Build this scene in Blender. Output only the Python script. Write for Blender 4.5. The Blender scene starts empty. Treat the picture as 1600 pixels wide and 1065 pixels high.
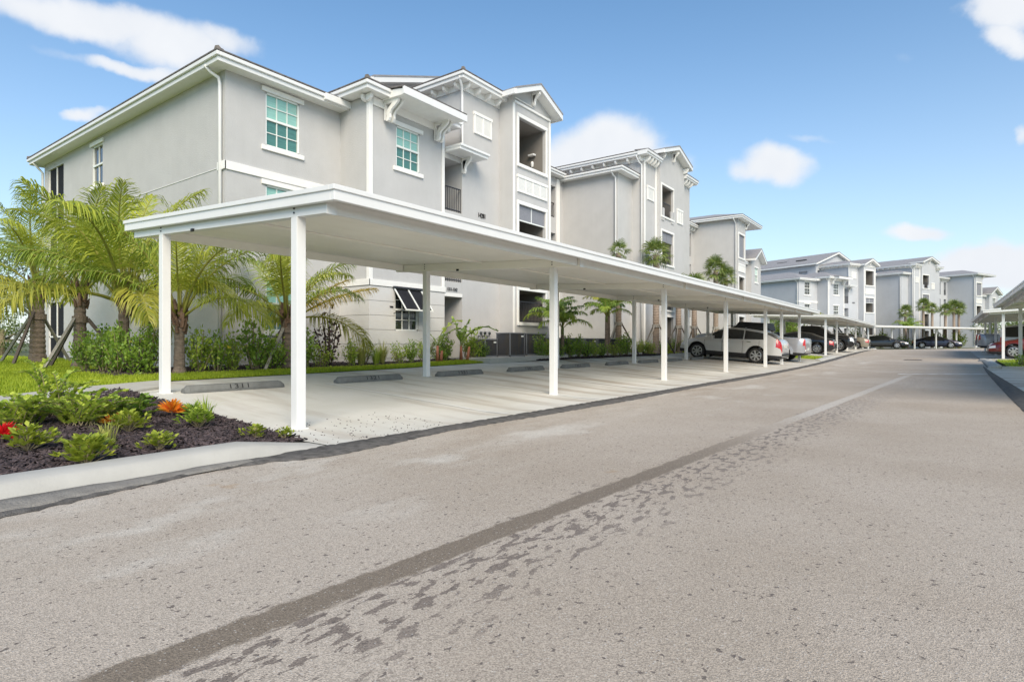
import bpy, bmesh, math, random
import numpy as np
from mathutils import Vector, Matrix, Euler
random.seed(7)
RNG = np.random.default_rng(7)
SC = bpy.context.scene
COL = SC.collection
R = math.radians

# ------------------------------------------------------------------ camera
cam_d = bpy.data.cameras.new('camera')
cam = bpy.data.objects.new('camera', cam_d)
COL.objects.link(cam)
SC.camera = cam
YAW = math.atan(675 / 920)
cam.location = (0, 0, 1.08)
cam.rotation_euler = (R(90), 0, YAW)
cam_d.sensor_width = 36
cam_d.lens = 36 * 920 / 1600
cam_d.shift_y = 3.5 / 1600
cam_d.clip_start = 0.05
cam_d.clip_end = 3000

# ------------------------------------------------------------------ light
SUN_EL, SUN_AZ = R(40), R(133)          # azimuth clockwise from +Y (along the road)
SKY_STRENGTH = 0.12
CLOUD = 5.0
SUN_W = 3.0
SC.view_settings.view_transform = 'Standard'
SC.view_settings.look = 'None'
SC.view_settings.gamma = 1
SC.view_settings.use_curve_mapping = False
SC.view_settings.exposure = 0.62
SC.render.engine = 'CYCLES'
SC.cycles.max_bounces = 8
SC.cycles.transparent_max_bounces = 12
SC.cycles.use_denoising = True

sun_d = bpy.data.lights.new('sun', 'SUN')
sun_d.energy = SUN_W
sun_d.angle = R(42)
sun_d.color = (1.0, 0.85, 0.66)
sun = bpy.data.objects.new('sun', sun_d)
COL.objects.link(sun)
sdir = Vector((math.sin(SUN_AZ) * math.cos(SUN_EL), math.cos(SUN_AZ) * math.cos(SUN_EL), math.sin(SUN_EL)))
sun.rotation_euler = sdir.to_track_quat('Z', 'Y').to_euler()
sun.location = sdir * 60

W = bpy.data.worlds.new('World')
SC.world = W
W.use_nodes = True


def build_world():
    nt = W.node_tree
    N, L = nt.nodes, nt.links
    N.clear()
    out = N.new('ShaderNodeOutputWorld')
    bg = N.new('ShaderNodeBackground')
    bg.inputs['Strength'].default_value = SKY_STRENGTH
    L.new(bg.outputs[0], out.inputs[0])
    sky = N.new('ShaderNodeTexSky')
    sky.sky_type = 'NISHITA'
    sky.sun_disc = False
    sky.sun_elevation = SUN_EL
    sky.sun_rotation = SUN_AZ
    sky.air_density = 1.0
    sky.dust_density = 0.6
    sky.ozone_density = 1.3
    tc = N.new('ShaderNodeTexCoord')
    gen = tc.outputs['Generated']

    def m(op, a, b=None, c=None, clamp=False):
        n = N.new('ShaderNodeMath')
        n.operation = op
        n.use_clamp = clamp
        for i, v in enumerate((a, b, c)):
            if v is None:
                continue
            if isinstance(v, (int, float)):
                n.inputs[i].default_value = v
            else:
                L.new(v, n.inputs[i])
        return n.outputs[0]

    def dot(v, vec):
        n = N.new('ShaderNodeVectorMath')
        n.operation = 'DOT_PRODUCT'
        L.new(v, n.inputs[0])
        n.inputs[1].default_value = vec
        return n.outputs['Value']

    # soft distortion of the look-up direction gives the clouds ragged edges
    no = N.new('ShaderNodeTexNoise')
    no.inputs['Scale'].default_value = 7
    no.inputs['Detail'].default_value = 7
    no.inputs['Roughness'].default_value = 0.55
    L.new(gen, no.inputs['Vector'])
    cen = N.new('ShaderNodeVectorMath')
    cen.operation = 'SUBTRACT'
    L.new(no.outputs['Color'], cen.inputs[0])
    cen.inputs[1].default_value = (.5, .5, .5)
    sc = N.new('ShaderNodeVectorMath')
    sc.operation = 'MULTIPLY_ADD'
    L.new(cen.outputs[0], sc.inputs[0])
    sc.inputs[1].default_value = (.12, .12, .07)
    L.new(gen, sc.inputs[2])
    v = sc.outputs[0]
    fine = N.new('ShaderNodeTexNoise')
    fine.inputs['Scale'].default_value = 11
    fine.inputs['Detail'].default_value = 6
    L.new(gen, fine.inputs['Vector'])
    S_, C_ = math.sin(YAW), math.cos(YAW)

    def ray(u, w):
        k = (u - 800) / 920
        return Vector((-S_ + k * C_, C_ + k * S_, (536 - w) / 920)).normalized()

    # each cloud: bearing and size measured in the sky
    clouds = [((150, 22), (180, 36), 10, 1.0), ((270, 58), (105, 44), 16, 1.0), ((345, 62), (62, 26), 28, .8), ((215, 98), (75, 14), 8, .85), ((110, 82), (60, 11), 14, .4),
              ((145, 176), (34, 12), 0, .8), ((945, 240), (95, 62), 0, 1.25), ((890, 280), (90, 70), 0, 1.2), ((1000, 262), (70, 45), 0, 1.1),
              ((1200, 266), (62, 30), 0, 1.05), ((1435, 370), (58, 15), 0, 1.0), ((1262, 220), (36, 7), 0, .35),
              ((1575, 25), (58, 34), 20, 1.0), ((1580, 65), (36, 26), 20, .85), ((1582, 215), (12, 22), 0, .7), ((1430, 103), (26, 7), 0, .2),
              ((1580, 420), (115, 40), 0, 1.5), ((1500, 432), (90, 30), 0, 1.2), ((1330, 410), (80, 12), 0, .3),
              ((-250, 200), (160, 60), 0, 1), ((-700, 60), (240, 60), 0, 1), ((2200, 120), (240, 90), 0, 1), ((700, -500), (260, 90), 0, .9), ((1700, -350), (200, 90), 0, .9)]
    total = None
    for (u, w), (su, sv), tilt, amt in clouds:
        d = ray(u, w)
        ax = Vector((C_, S_, 0))
        rt = (ax - d * ax.dot(d)).normalized()
        up = rt.cross(d).normalized()
        if up.z < 0:
            up = -up
        t = R(-tilt)
        a1 = rt * math.cos(t) + up * math.sin(t)
        a2 = -rt * math.sin(t) + up * math.cos(t)
        shr = 1.0 / ((Vector(((u - 800) / 920, (536 - w) / 920, 1)).length) ** 1.4)
        e1, e2 = su / 920 * shr, sv / 920 * shr
        dd = m('MAXIMUM', dot(v, d), 0.02)
        p = m('DIVIDE', dot(v, a1 / e1), dd)
        q = m('DIVIDE', dot(v, a2 / e2), dd)
        rr = m('ADD', m('MULTIPLY', p, p), m('MULTIPLY', q, q))
        front = m('GREATER_THAN', dot(v, d), 0.1)
        s = m('MULTIPLY', m('SUBTRACT', 1.0, m('MULTIPLY', rr, .62)), amt)
        s = m('MULTIPLY', m('MAXIMUM', s, 0), front)
        total = s if total is None else m('MAXIMUM', total, s)
    thick = m('ADD', total, m('MULTIPLY', m('SUBTRACT', fine.outputs[0], .5), .7))
    ramp = N.new('ShaderNodeMapRange')
    ramp.interpolation_type = 'SMOOTHERSTEP'
    L.new(thick, ramp.inputs[0])
    ramp.inputs[1].default_value = 0.02
    ramp.inputs[2].default_value = 0.95
    gate = m('MULTIPLY', ramp.outputs[0], m('GREATER_THAN', total, 0.001))
    # colour: sky whitened a little by humid air, more towards the horizon
    sep = N.new('ShaderNodeSeparateXYZ')
    L.new(gen, sep.inputs[0])
    hz = m('POWER', m('SUBTRACT', 1.0, m('MAXIMUM', sep.outputs[2], 0), clamp=True), 4.2)
    mixh = N.new('ShaderNodeMix')
    mixh.data_type = 'RGBA'
    L.new(m('ADD', m('MULTIPLY', hz, .8), .0), mixh.inputs['Factor'])
    hsv = N.new('ShaderNodeMix')
    hsv.data_type = 'RGBA'
    hsv.blend_type = 'MULTIPLY'
    hsv.inputs['Factor'].default_value = 1
    L.new(sky.outputs[0], hsv.inputs['A'])
    hsv.inputs['B'].default_value = SKY_TINT
    L.new(hsv.outputs['Result'], mixh.inputs['A'])
    mixh.inputs['B'].default_value = HORIZON
    mixc = N.new('ShaderNodeMix')
    mixc.data_type = 'RGBA'
    L.new(gate, mixc.inputs['Factor'])
    L.new(mixh.outputs['Result'], mixc.inputs['A'])
    cc = N.new('ShaderNodeMix')
    cc.data_type = 'RGBA'
    L.new(fine.outputs[0], cc.inputs['Factor'])
    cc.inputs['A'].default_value = (CLOUD * .84, CLOUD * .89, CLOUD * .97, 1)
    cc.inputs['B'].default_value = (CLOUD * 1.06, CLOUD * 1.08, CLOUD * 1.11, 1)
    L.new(cc.outputs['Result'], mixc.inputs['B'])
    L.new(mixc.outputs['Result'], bg.inputs['Color'])


SKY_TINT = (.68, .985, 1.10, 1)
HORIZON = (5.35, 5.2, 5.15, 1)
build_world()


# ------------------------------------------------------------------ terrain height
def lerp_table(t, x):
    if x <= t[0][0]:
        return t[0][1]
    for (a, va), (b, vb) in zip(t, t[1:]):
        if x <= b:
            return va + (vb - va) * (x - a) / (b - a)
    return t[-1][1]


BASE = [(-80, .55), (-24, .5), (-13.5, .42), (-11.4, .37), (-9.8, .29), (-5.9, .015), (-5.6, 0), (1.8, 0), (9, .12), (60, .2)]


def rise(y):
    t = min(max((y - 27) / 34, 0), 1)
    return .45 * t * t * (3 - 2 * t)


def gz(x, y):
    b = lerp_table(BASE, x)
    if x < -11:
        t = min(max((y - 11) / 9, 0), 1) * min(1, (-11 - x) / 2)
        b += .2 * t
    return b + rise(y)


# ------------------------------------------------------------------ materials
MATS = {}


def rgb(h, k=1.0):
    return tuple(k * c for c in h) + (1,)


def mat(name, col, rough=.6, var=0.0, scale=6.0, bump=0.0, bscale=60.0, metal=0.0, spec=.5, col2=None, coat=0.0, detail=5, stretch=None, trans=0.0, emit=None):
    if name in MATS:
        return MATS[name]
    mt = bpy.data.materials.new(name)
    mt.use_nodes = True
    nt = mt.node_tree
    N, L = nt.nodes, nt.links
    b = N['Principled BSDF']
    b.inputs['Base Color'].default_value = rgb(col)
    b.inputs['Roughness'].default_value = rough
    b.inputs['Metallic'].default_value = metal
    b.inputs['Specular IOR Level'].default_value = spec
    if coat:
        b.inputs['Coat Weight'].default_value = coat
        b.inputs['Coat Roughness'].default_value = .05
    if trans:
        b.inputs['Transmission Weight'].default_value = trans
    if emit:
        b.inputs['Emission Color'].default_value = rgb(emit)
        b.inputs['Emission Strength'].default_value = 1
    tc = N.new('ShaderNodeTexCoord')
    vec = tc.outputs['Object']
    if stretch:
        mp = N.new('ShaderNodeMapping')
        mp.inputs['Scale'].default_value = stretch
        L.new(vec, mp.inputs['Vector'])
        vec = mp.outputs[0]
    if var or col2:
        n = N.new('ShaderNodeTexNoise')
        n.inputs['Scale'].default_value = scale
        n.inputs['Detail'].default_value = detail
        n.inputs['Roughness'].default_value = .6
        L.new(vec, n.inputs['Vector'])
        mr = N.new('ShaderNodeMapRange')
        L.new(n.outputs[0], mr.inputs[0])
        mr.inputs[1].default_value = .3
        mr.inputs[2].default_value = .7
        mx = N.new('ShaderNodeMix')
        mx.data_type = 'RGBA'
        L.new(mr.outputs[0], mx.inputs['Factor'])
        c2 = col2 if col2 else tuple(c * (1 + var) for c in col)
        c1 = col if col2 else tuple(c * (1 - var) for c in col)
        mx.inputs['A'].default_value = rgb(c1)
        mx.inputs['B'].default_value = rgb(c2)
        L.new(mx.outputs['Result'], b.inputs['Base Color'])
        if name.startswith('stucco'):
            # faint vertical rain marks and broad patchiness
            mp2 = N.new('ShaderNodeMapping')
            mp2.inputs['Scale'].default_value = (4, 4, .22)
            L.new(tc.outputs['Object'], mp2.inputs['Vector'])
            n3 = N.new('ShaderNodeTexNoise')
            n3.inputs['Scale'].default_value = 1.3
            n3.inputs['Detail'].default_value = 6
            n3.inputs['Roughness'].default_value = .7
            L.new(mp2.outputs[0], n3.inputs['Vector'])
            mr3 = N.new('ShaderNodeMapRange')
            L.new(n3.outputs[0], mr3.inputs[0])
            mr3.inputs[1].default_value = .3
            mr3.inputs[2].default_value = .7
            mr3.inputs[3].default_value = .975
            mr3.inputs[4].default_value = 1.01
            vm = N.new('ShaderNodeVectorMath')
            vm.operation = 'SCALE'
            L.new(mx.outputs['Result'], vm.inputs[0])
            L.new(mr3.outputs[0], vm.inputs['Scale'])
            L.new(vm.outputs[0], b.inputs['Base Color'])
    if bump:
        n2 = N.new('ShaderNodeTexNoise')
        n2.inputs['Scale'].default_value = bscale
        n2.inputs['Detail'].default_value = 6
        L.new(vec, n2.inputs['Vector'])
        bp = N.new('ShaderNodeBump')
        bp.inputs['Strength'].default_value = bump
        bp.inputs['Distance'].default_value = .02
        L.new(n2.outputs[0], bp.inputs['Height'])
        L.new(bp.outputs[0], b.inputs['Normal'])
    MATS[name] = mt
    return mt


def leafmat(name, c1, c2, rough=.45, thin=.35, scale=3.0):
    """leaf: colour varies from leaf to leaf and lets some light through"""
    if name in MATS:
        return MATS[name]
    mt = bpy.data.materials.new(name)
    mt.use_nodes = True
    nt = mt.node_tree
    N, L = nt.nodes, nt.links
    b = N['Principled BSDF']
    b.inputs['Roughness'].default_value = rough
    b.inputs['Specular IOR Level'].default_value = .4
    geo = N.new('ShaderNodeNewGeometry')
    tc = N.new('ShaderNodeTexCoord')
    n = N.new('ShaderNodeTexNoise')
    n.inputs['Scale'].default_value = scale
    L.new(tc.outputs['Object'], n.inputs['Vector'])
    ad = N.new('ShaderNodeMath')
    ad.operation = 'MULTIPLY_ADD'
    L.new(geo.outputs['Random Per Island'], ad.inputs[0])
    ad.inputs[1].default_value = .7
    sb = N.new('ShaderNodeMath')
    sb.operation = 'MULTIPLY_ADD'
    L.new(n.outputs[0], sb.inputs[0])
    sb.inputs[1].default_value = 1.2
    sb.inputs[2].default_value = -.42
    L.new(sb.outputs[0], ad.inputs[2])
    ad.use_clamp = True
    mx = N.new('ShaderNodeMix')
    mx.data_type = 'RGBA'
    L.new(ad.outputs[0], mx.inputs['Factor'])
    mx.inputs['A'].default_value = rgb(c1)
    mx.inputs['B'].default_value = rgb(c2)
    L.new(mx.outputs['Result'], b.inputs['Base Color'])
    tr = N.new('ShaderNodeBsdfTranslucent')
    L.new(mx.outputs['Result'], tr.inputs['Color'])
    ms = N.new('ShaderNodeMixShader')
    ms.inputs[0].default_value = thin
    L.new(b.outputs[0], ms.inputs[1])
    L.new(tr.outputs[0], ms.inputs[2])
    L.new(ms.outputs[0], N['Material Output'].inputs[0])
    MATS[name] = mt
    return mt


M_WALL = mat('stucco_warm_grey', (.49, .485, .478), .85, .04, 1.6, .5, 55)
M_WALLB = mat('stucco_blue_grey', (.48, .495, .52), .85, .05, .9, .35, 70)
M_SIDING = mat('painted_course', (.60, .595, .58), .8, .03, 1.5, .2, 50)
M_SIDINGB = mat('painted_course_blue', (.50, .52, .55), .8, .03, 1.5, .2, 50)
M_TRIM = mat('white_trim', (.80, .79, .76), .55, .03, 4)
M_METALW = mat('white_enamelled_metal', (.745, .745, .735), .32, .025, 2.5, .03, 30)
M_CEIL = mat('white_ceiling_panel', (.86, .835, .77), .45, .04, 1.2)
M_ROOF = mat('grey_shingle', (.20, .19, .19), .9, .28, 5.0, .6, 30, stretch=(1, 1, 6))
M_ROOFB = mat('grey_shingle_light', (.27, .265, .275), .9, .25, 5.0, .5, 30, stretch=(1, 1, 6))
M_TILE = mat('roof_tile', (.15, .135, .13), .7, .4, 8, .4, 20)
M_DARKM = mat('black_metal', (.015, .015, .017), .4)
M_IRON = mat('dark_railing', (.03, .03, .035), .45)
M_SCREEN = mat('black_screen', (.020, .021, .025), .8, .2, 3, spec=.15)
M_SHADE = mat('grey_roller_shade', (.22, .225, .25), .7, .1, 20, .2, 200)
M_INNER = mat('balcony_inner', (.36, .345, .325), .85, .05, 1)
M_INNER_SHADOW = mat('painted_balcony_shadow', (.20, .185, .165), .85, .05, 1)  # dark tone painted in for the shade inside the balcony openings
M_DOOR = mat('door_paint', (.45, .44, .42), .5)
M_GLASS_HI = mat('teal_glass_over_blind', (.28, .52, .45), .1, .10, 2.5, coat=.6, stretch=(1, 1, 14))
M_GLASS_LO = mat('teal_glass_with_screen', (.07, .19, .165), .16, .22, 3, coat=.5, stretch=(1, 1, 14))
M_GLASS_DK = mat('dark_glass', (.02, .025, .028), .06, .3, 3, coat=.6)
M_FRAME = mat('window_frame', (.78, .80, .77), .4)
M_CONC = mat('kerb_concrete', (.43, .42, .385), .85, .07, 3.0, .15, 60)
M_STOP = mat('wheel_stop_concrete', (.15, .155, .15), .9, .22, 5, .5, 70)
M_INK = mat('black_lettering', (.012, .012, .012), .6)
M_MULCH = mat('mulch_soil', (.022, .016, .015), .95, .5, 20, 1.0, 40)
M_CHIP = leafmat('mulch_chip', (.010, .007, .009), (.10, .075, .078), .8, 0.0, 8)
M_WOOD = mat('weathered_brace', (.30, .28, .25), .9, .25, 8, .3, 40, stretch=(8, 8, 1))
M_WOODD = mat('dark_brace', (.11, .09, .08), .9, .3, 8, .3, 40, stretch=(8, 8, 1))
M_PVC = mat('grey_plastic', (.35, .36, .37), .5)
M_BLACK = mat('tyre_rubber', (.018, .018, .019), .75, .2, 20)
M_LAWN = mat('lawn_soil', (.19, .26, .03), .95, .25, 1.5, .6, 60, col2=(.26, .33, .045))
M_FIELD = mat('field', (.08, .10, .035), .95, .25, .4, col2=(.13, .14, .06))


# ------------------------------------------------------------------ mesh builder
class MB:
    def __init__(self):
        self.v, self.f = [], []

    def quad(self, *p):
        i = len(self.v)
        self.v += [tuple(q) for q in p]
        self.f.append(tuple(range(i, i + len(p))))

    def box(self, x0, x1, y0, y1, z0, z1):
        if x0 > x1: x0, x1 = x1, x0
        if y0 > y1: y0, y1 = y1, y0
        if z0 > z1: z0, z1 = z1, z0
        i = len(self.v)
        self.v += [(x0, y0, z0), (x1, y0, z0), (x1, y1, z0), (x0, y1, z0), (x0, y0, z1), (x1, y0, z1), (x1, y1, z1), (x0, y1, z1)]
        for f in ((0, 3, 2, 1), (4, 5, 6, 7), (0, 1, 5, 4), (1, 2, 6, 5), (2, 3, 7, 6), (3, 0, 4, 7)):
            self.f.append(tuple(i + k for k in f))
        return self

    def hexa(self, pts):
        """8 points, bottom ring then top ring"""
        i = len(self.v)
        self.v += [tuple(p) for p in pts]
        for f in ((0, 3, 2, 1), (4, 5, 6, 7), (0, 1, 5, 4), (1, 2, 6, 5), (2, 3, 7, 6), (3, 0, 4, 7)):
            self.f.append(tuple(i + k for k in f))
        return self

    def prism(self, poly, axis, a0, a1):
        """poly of 2-D points extruded along axis; the 2-D axes are the other two in order"""
        def pt(p, a):
            q = list(p)
            q.insert(axis, a)
            return tuple(q)
        n = len(poly)
        i = len(self.v)
        self.v += [pt(p, a0) for p in poly] + [pt(p, a1) for p in poly]
        self.f.append(tuple(i + k for k in range(n)))
        self.f.append(tuple(i + n + k for k in reversed(range(n))))
        for k in range(n):
            j = (k + 1) % n
            self.f.append((i + k, i + n + k, i + n + j, i + j))
        return self

    def tube(self, path, r, n=8, cap=True):
        rs = r if isinstance(r, (list, tuple)) else [r] * len(path)
        path = [Vector(p) for p in path]
        i0 = len(self.v)
        up = None
        for k, p in enumerate(path):
            d = (path[min(k + 1, len(path) - 1)] - path[max(k - 1, 0)])
            if d.length < 1e-9:
                d = Vector((0, 0, 1))
            d.normalize()
            if up is None:
                up = Vector((1, 0, 0)) if abs(d.x) < .9 else Vector((0, 1, 0))
            a = (up - d * up.dot(d)).normalized()
            up = a
            b = d.cross(a)
            for j in range(n):
                t = 2 * math.pi * j / n
                self.v.append(tuple(p + (a * math.cos(t) + b * math.sin(t)) * rs[k]))
        for k in range(len(path) - 1):
            for j in range(n):
                a_, b_ = i0 + k * n + j, i0 + k * n + (j + 1) % n
                self.f.append((a_, b_, b_ + n, a_ + n))
        if cap:
            self.f.append(tuple(i0 + j for j in reversed(range(n))))
            self.f.append(tuple(i0 + (len(path) - 1) * n + j for j in range(n)))
        return self

    def face(self, axis, plane, u0, u1, v0, v1, holes=(), sign=1, back=True):
        """wall face in plane x=const (axis 'x') or y=const (axis 'y'); holes (u0,u1,v0,v1,depth) are cut and lined"""
        def pt(u, v, d=0):
            return (plane - sign * d, u, v) if axis == 'x' else (u, plane - sign * d, v)
        us = sorted({u0, u1} | {h[0] for h in holes} | {h[1] for h in holes})
        vs = sorted({v0, v1} | {h[2] for h in holes} | {h[3] for h in holes})
        us = [u for u in us if u0 - 1e-6 <= u <= u1 + 1e-6]
        vs = [v for v in vs if v0 - 1e-6 <= v <= v1 + 1e-6]
        for a, b in zip(us, us[1:]):
            for c, d in zip(vs, vs[1:]):
                mu, mv = (a + b) / 2, (c + d) / 2
                if any(h[0] < mu < h[1] and h[2] < mv < h[3] for h in holes):
                    continue
                self.quad(pt(a, c), pt(b, c), pt(b, d), pt(a, d))
        for h in holes:
            a, b, c, d, dep = h[:5]
            c, d = max(c, v0), min(d, v1)
            a, b = max(a, u0), min(b, u1)
            if a >= b or c >= d:
                continue
            self.quad(pt(a, c), pt(b, c), pt(b, c, dep), pt(a, c, dep))
            self.quad(pt(a, d), pt(a, d, dep), pt(b, d, dep), pt(b, d))
            self.quad(pt(a, c), pt(a, c, dep), pt(a, d, dep), pt(a, d))
            self.quad(pt(b, c), pt(b, d), pt(b, d, dep), pt(b, c, dep))
            if back:
                self.quad(pt(a, c, dep), pt(b, c, dep), pt(b, d, dep), pt(a, d, dep))
        return self

    def build(self, name, m, parent=None, smooth=False, bevel=0.0, loc=None):
        me = bpy.data.meshes.new(name)
        me.from_pydata(self.v, [], self.f)
        me.materials.append(m)
        if smooth:
            me.polygons.foreach_set('use_smooth', [True] * len(me.polygons))
        me.update()
        o = bpy.data.objects.new(name, me)
        COL.objects.link(o)
        if parent:
            o.parent = parent
        if loc is not None:
            o.location = loc
        if bevel:
            bv = o.modifiers.new('bevel', 'BEVEL')
            bv.width = bevel
            bv.segments = 2
            bv.limit_method = 'ANGLE'
        return o


def npmesh(name, V, F, m, parent=None, smooth=False):
    """V (n,3) array, F (k,3 or 4) array"""
    me = bpy.data.meshes.new(name)
    V = np.asarray(V, np.float32)
    F = np.asarray(F, np.int32)
    me.vertices.add(len(V))
    me.vertices.foreach_set('co', V.ravel())
    k = F.shape[1]
    me.loops.add(F.size)
    me.loops.foreach_set('vertex_index', F.ravel())
    me.polygons.add(len(F))
    me.polygons.foreach_set('loop_start', np.arange(0, F.size, k, dtype=np.int32))
    me.update(calc_edges=True)
    me.validate()
    me.materials.append(m)
    if smooth:
        me.polygons.foreach_set('use_smooth', [True] * len(me.polygons))
    o = bpy.data.objects.new(name, me)
    COL.objects.link(o)
    if parent:
        o.parent = parent
    return o


def empty(name, loc=(0, 0, 0), rz=0.0):
    o = bpy.data.objects.new(name, None)
    o.empty_display_size = .2
    o.location = loc
    o.rotation_euler = (0, 0, rz)
    COL.objects.link(o)
    return o


def tag(o, label=None, cat=None, group=None, kind=None):
    if label: o['label'] = label
    if cat: o['category'] = cat
    if group: o['group'] = group
    if kind: o['kind'] = kind
    return o


def part(name, me, parent, loc=(0, 0, 0), rot=(0, 0, 0), scale=(1, 1, 1)):
    o = bpy.data.objects.new(name, me)
    COL.objects.link(o)
    o.parent = parent
    o.location = loc
    o.rotation_euler = rot
    o.scale = scale
    return o


CHILDREN = {}


def copy_tree(o, parent=None, keep=True):
    c = o.copy()
    COL.objects.link(c)
    if parent is not None:
        c.parent = parent
        for k in ('label', 'category', 'group'):
            if k in c and parent is not None:
                pass
    for ch in list(o.children):
        copy_tree(ch, c)
    return c


def text_mesh(s, size, depth=.004, spacing=1.0):
    cu = bpy.data.curves.new('lettering', 'FONT')
    cu.body = s
    cu.size = size
    cu.extrude = depth
    cu.space_character = spacing
    cu.align_x = 'CENTER'
    o = bpy.data.objects.new('lettering', cu)
    COL.objects.link(o)
    bpy.context.view_layer.update()
    me = bpy.data.meshes.new_from_object(o.evaluated_get(bpy.context.evaluated_depsgraph_get()))
    bpy.data.objects.remove(o)
    me.materials.clear()
    me.materials.append(M_INK)
    return me


# ------------------------------------------------------------------ ground sheets
def sheet(name, ys, xl, xr, dz, m, nx=10, kind='structure'):
    V, F = [], []
    for y in ys:
        a, b = xl(y), xr(y)
        for i in range(nx + 1):
            x = a + (b - a) * i / nx
            V.append((x, y, gz(x, y) + dz))
    for j in range(len(ys) - 1):
        for i in range(nx):
            a = j * (nx + 1) + i
            F.append((a, a + 1, a + nx + 2, a + nx + 1))
    o = npmesh(name, V, F, m, smooth=True)
    if kind:
        o['kind'] = kind
    return o


def frange(a, b, s):
    n = max(1, int(round((b - a) / s)))
    return [a + (b - a) * i / n for i in range(n + 1)]


def road_material():
    mt = bpy.data.materials.new('worn_asphalt')
    mt.use_nodes = True
    nt = mt.node_tree
    N, L = nt.nodes, nt.links
    b = N['Principled BSDF']
    tc = N.new('ShaderNodeTexCoord')
    P = tc.outputs['Object']
    sep = N.new('ShaderNodeSeparateXYZ')
    L.new(P, sep.inputs[0])
    X, Y = sep.outputs[0], sep.outputs[1]

    def m(op, a, b_=None, c=None, clamp=False):
        n = N.new('ShaderNodeMath')
        n.operation = op
        n.use_clamp = clamp
        for i, v in enumerate((a, b_, c)):
            if v is None: continue
            if isinstance(v, (int, float)): n.inputs[i].default_value = v
            else: L.new(v, n.inputs[i])
        return n.outputs[0]

    def noise(scale, detail=4, rough=.55, vec=None, st=None, dist=0):
        n = N.new('ShaderNodeTexNoise')
        n.inputs['Scale'].default_value = scale
        n.inputs['Detail'].default_value = detail
        n.inputs['Roughness'].default_value = rough
        n.inputs['Distortion'].default_value = dist
        src = vec or P
        if st:
            mp = N.new('ShaderNodeMapping')
            mp.inputs['Scale'].default_value = st
            L.new(src, mp.inputs['Vector'])
            src = mp.outputs[0]
        L.new(src, n.inputs['Vector'])
        return n.outputs[0]

    def ramp(v, lo, hi, a=0., b_=1.):
        n = N.new('ShaderNodeMapRange')
        n.interpolation_type = 'SMOOTHSTEP'
        L.new(v, n.inputs[0])
        n.inputs[1].default_value = lo
        n.inputs[2].default_value = hi
        n.inputs[3].default_value = a
        n.inputs[4].default_value = b_
        return n.outputs[0]

    def mix(f, a, b_, mode='MIX'):
        n = N.new('ShaderNodeMix')
        n.data_type = 'RGBA'
        n.blend_type = mode
        if isinstance(f, (int, float)): n.inputs['Factor'].default_value = f
        else: L.new(f, n.inputs['Factor'])
        for s, v in (('A', a), ('B', b_)):
            if isinstance(v, tuple): n.inputs[s].default_value = v
            else: L.new(v, n.inputs[s])
        return n.outputs['Result']

    big = noise(.35, 4)
    mid = noise(2.2, 5, .6, st=(1, .35, 1))
    c = mix(ramp(big, .35, .65), (.365, .310, .250, 1), (.42, .365, .305, 1))
    # sandy dust lies towards the left edge
    dust = m('MULTIPLY', ramp(m('ADD', X, m('MULTIPLY', m('SUBTRACT', big, .5), 3)), -2.2, -4.6), ramp(mid, .35, .7))
    c = mix(m('MULTIPLY', dust, .55), c, (.50, .455, .395, 1))
    white = m('MULTIPLY', ramp(noise(1.1, 5, .6, st=(1, .5, 1)), .52, .68), ramp(X, -2.2, -3.6))
    c = mix(m('MULTIPLY', white, .55), c, (.60, .575, .52, 1))
    # wet line along the lane: dark near by, scraped pale farther on
    ctr = m('ADD', m('MULTIPLY_ADD', Y, .052, -2.20), m('MULTIPLY', m('SUBTRACT', noise(.25, 2), .5), .06))
    off = m('SUBTRACT', X, ctr)
    edge = noise(14, 5, .65, st=(1, .45, 1))
    aoff = m('ADD', m('ABSOLUTE', off), m('MULTIPLY', m('SUBTRACT', edge, .5), .11))
    line = ramp(aoff, .105, .075)
    near = ramp(Y, 9.5, 4.2)
    far = m('MULTIPLY', ramp(Y, 7.5, 10.5), ramp(Y, 26, 22))
    c = mix(m('MULTIPLY', m('MULTIPLY', line, near), .82), c, (.155, .122, .088, 1))
    c = mix(m('MULTIPLY', m('MULTIPLY', line, far), .6), c, (.52, .495, .455, 1))
    # scattered wet patches on the right of it
    band = m('MULTIPLY', ramp(off, .06, .12), ramp(off, 1.15, .25))
    pn = noise(12.5, 5, .58, st=(1.4, .55, 1), dist=.25)
    patch = m('MULTIPLY', ramp(m('ADD', pn, m('MULTIPLY', band, .13)), .66, .672), band)
    band2 = m('MULTIPLY', ramp(off, -.22, -.12), ramp(off, -.07, -.1))
    patch2 = m('MULTIPLY', ramp(pn, .60, .63), band2)
    pt = m('MULTIPLY', m('MAXIMUM', patch, patch2), ramp(Y, 17, 9))
    c = mix(m('MULTIPLY', pt, .85), c, (.16, .13, .11, 1))
    tread = m('MULTIPLY', m('MULTIPLY', ramp(m('ABSOLUTE', m('SUBTRACT', off, .38)), .32, .2), ramp(Y, 7, 12)), ramp(Y, 28, 20))
    c = mix(m('MULTIPLY', m('MULTIPLY', tread, ramp(noise(12, 3, .6, st=(1.5, .5, 1)), .45, .6)), .45), c, (.27, .245, .22, 1))
    # aggregate and pits
    vor = N.new('ShaderNodeTexVoronoi')
    vor.inputs['Scale'].default_value = 200
    L.new(P, vor.inputs['Vector'])
    hue = N.new('ShaderNodeSeparateColor')
    L.new(vor.outputs['Color'], hue.inputs[0])
    st = ramp(hue.outputs[0], .0, 1.0, .74, 1.26)
    comb = N.new('ShaderNodeCombineColor')
    for i in range(3): L.new(st, comb.inputs[i])
    c = mix(1.0, c, comb.outputs[0], 'MULTIPLY')
    light = m('GREATER_THAN', hue.outputs[1], .988)
    c = mix(m('MULTIPLY', light, .6), c, (.62, .6, .56, 1))
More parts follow.
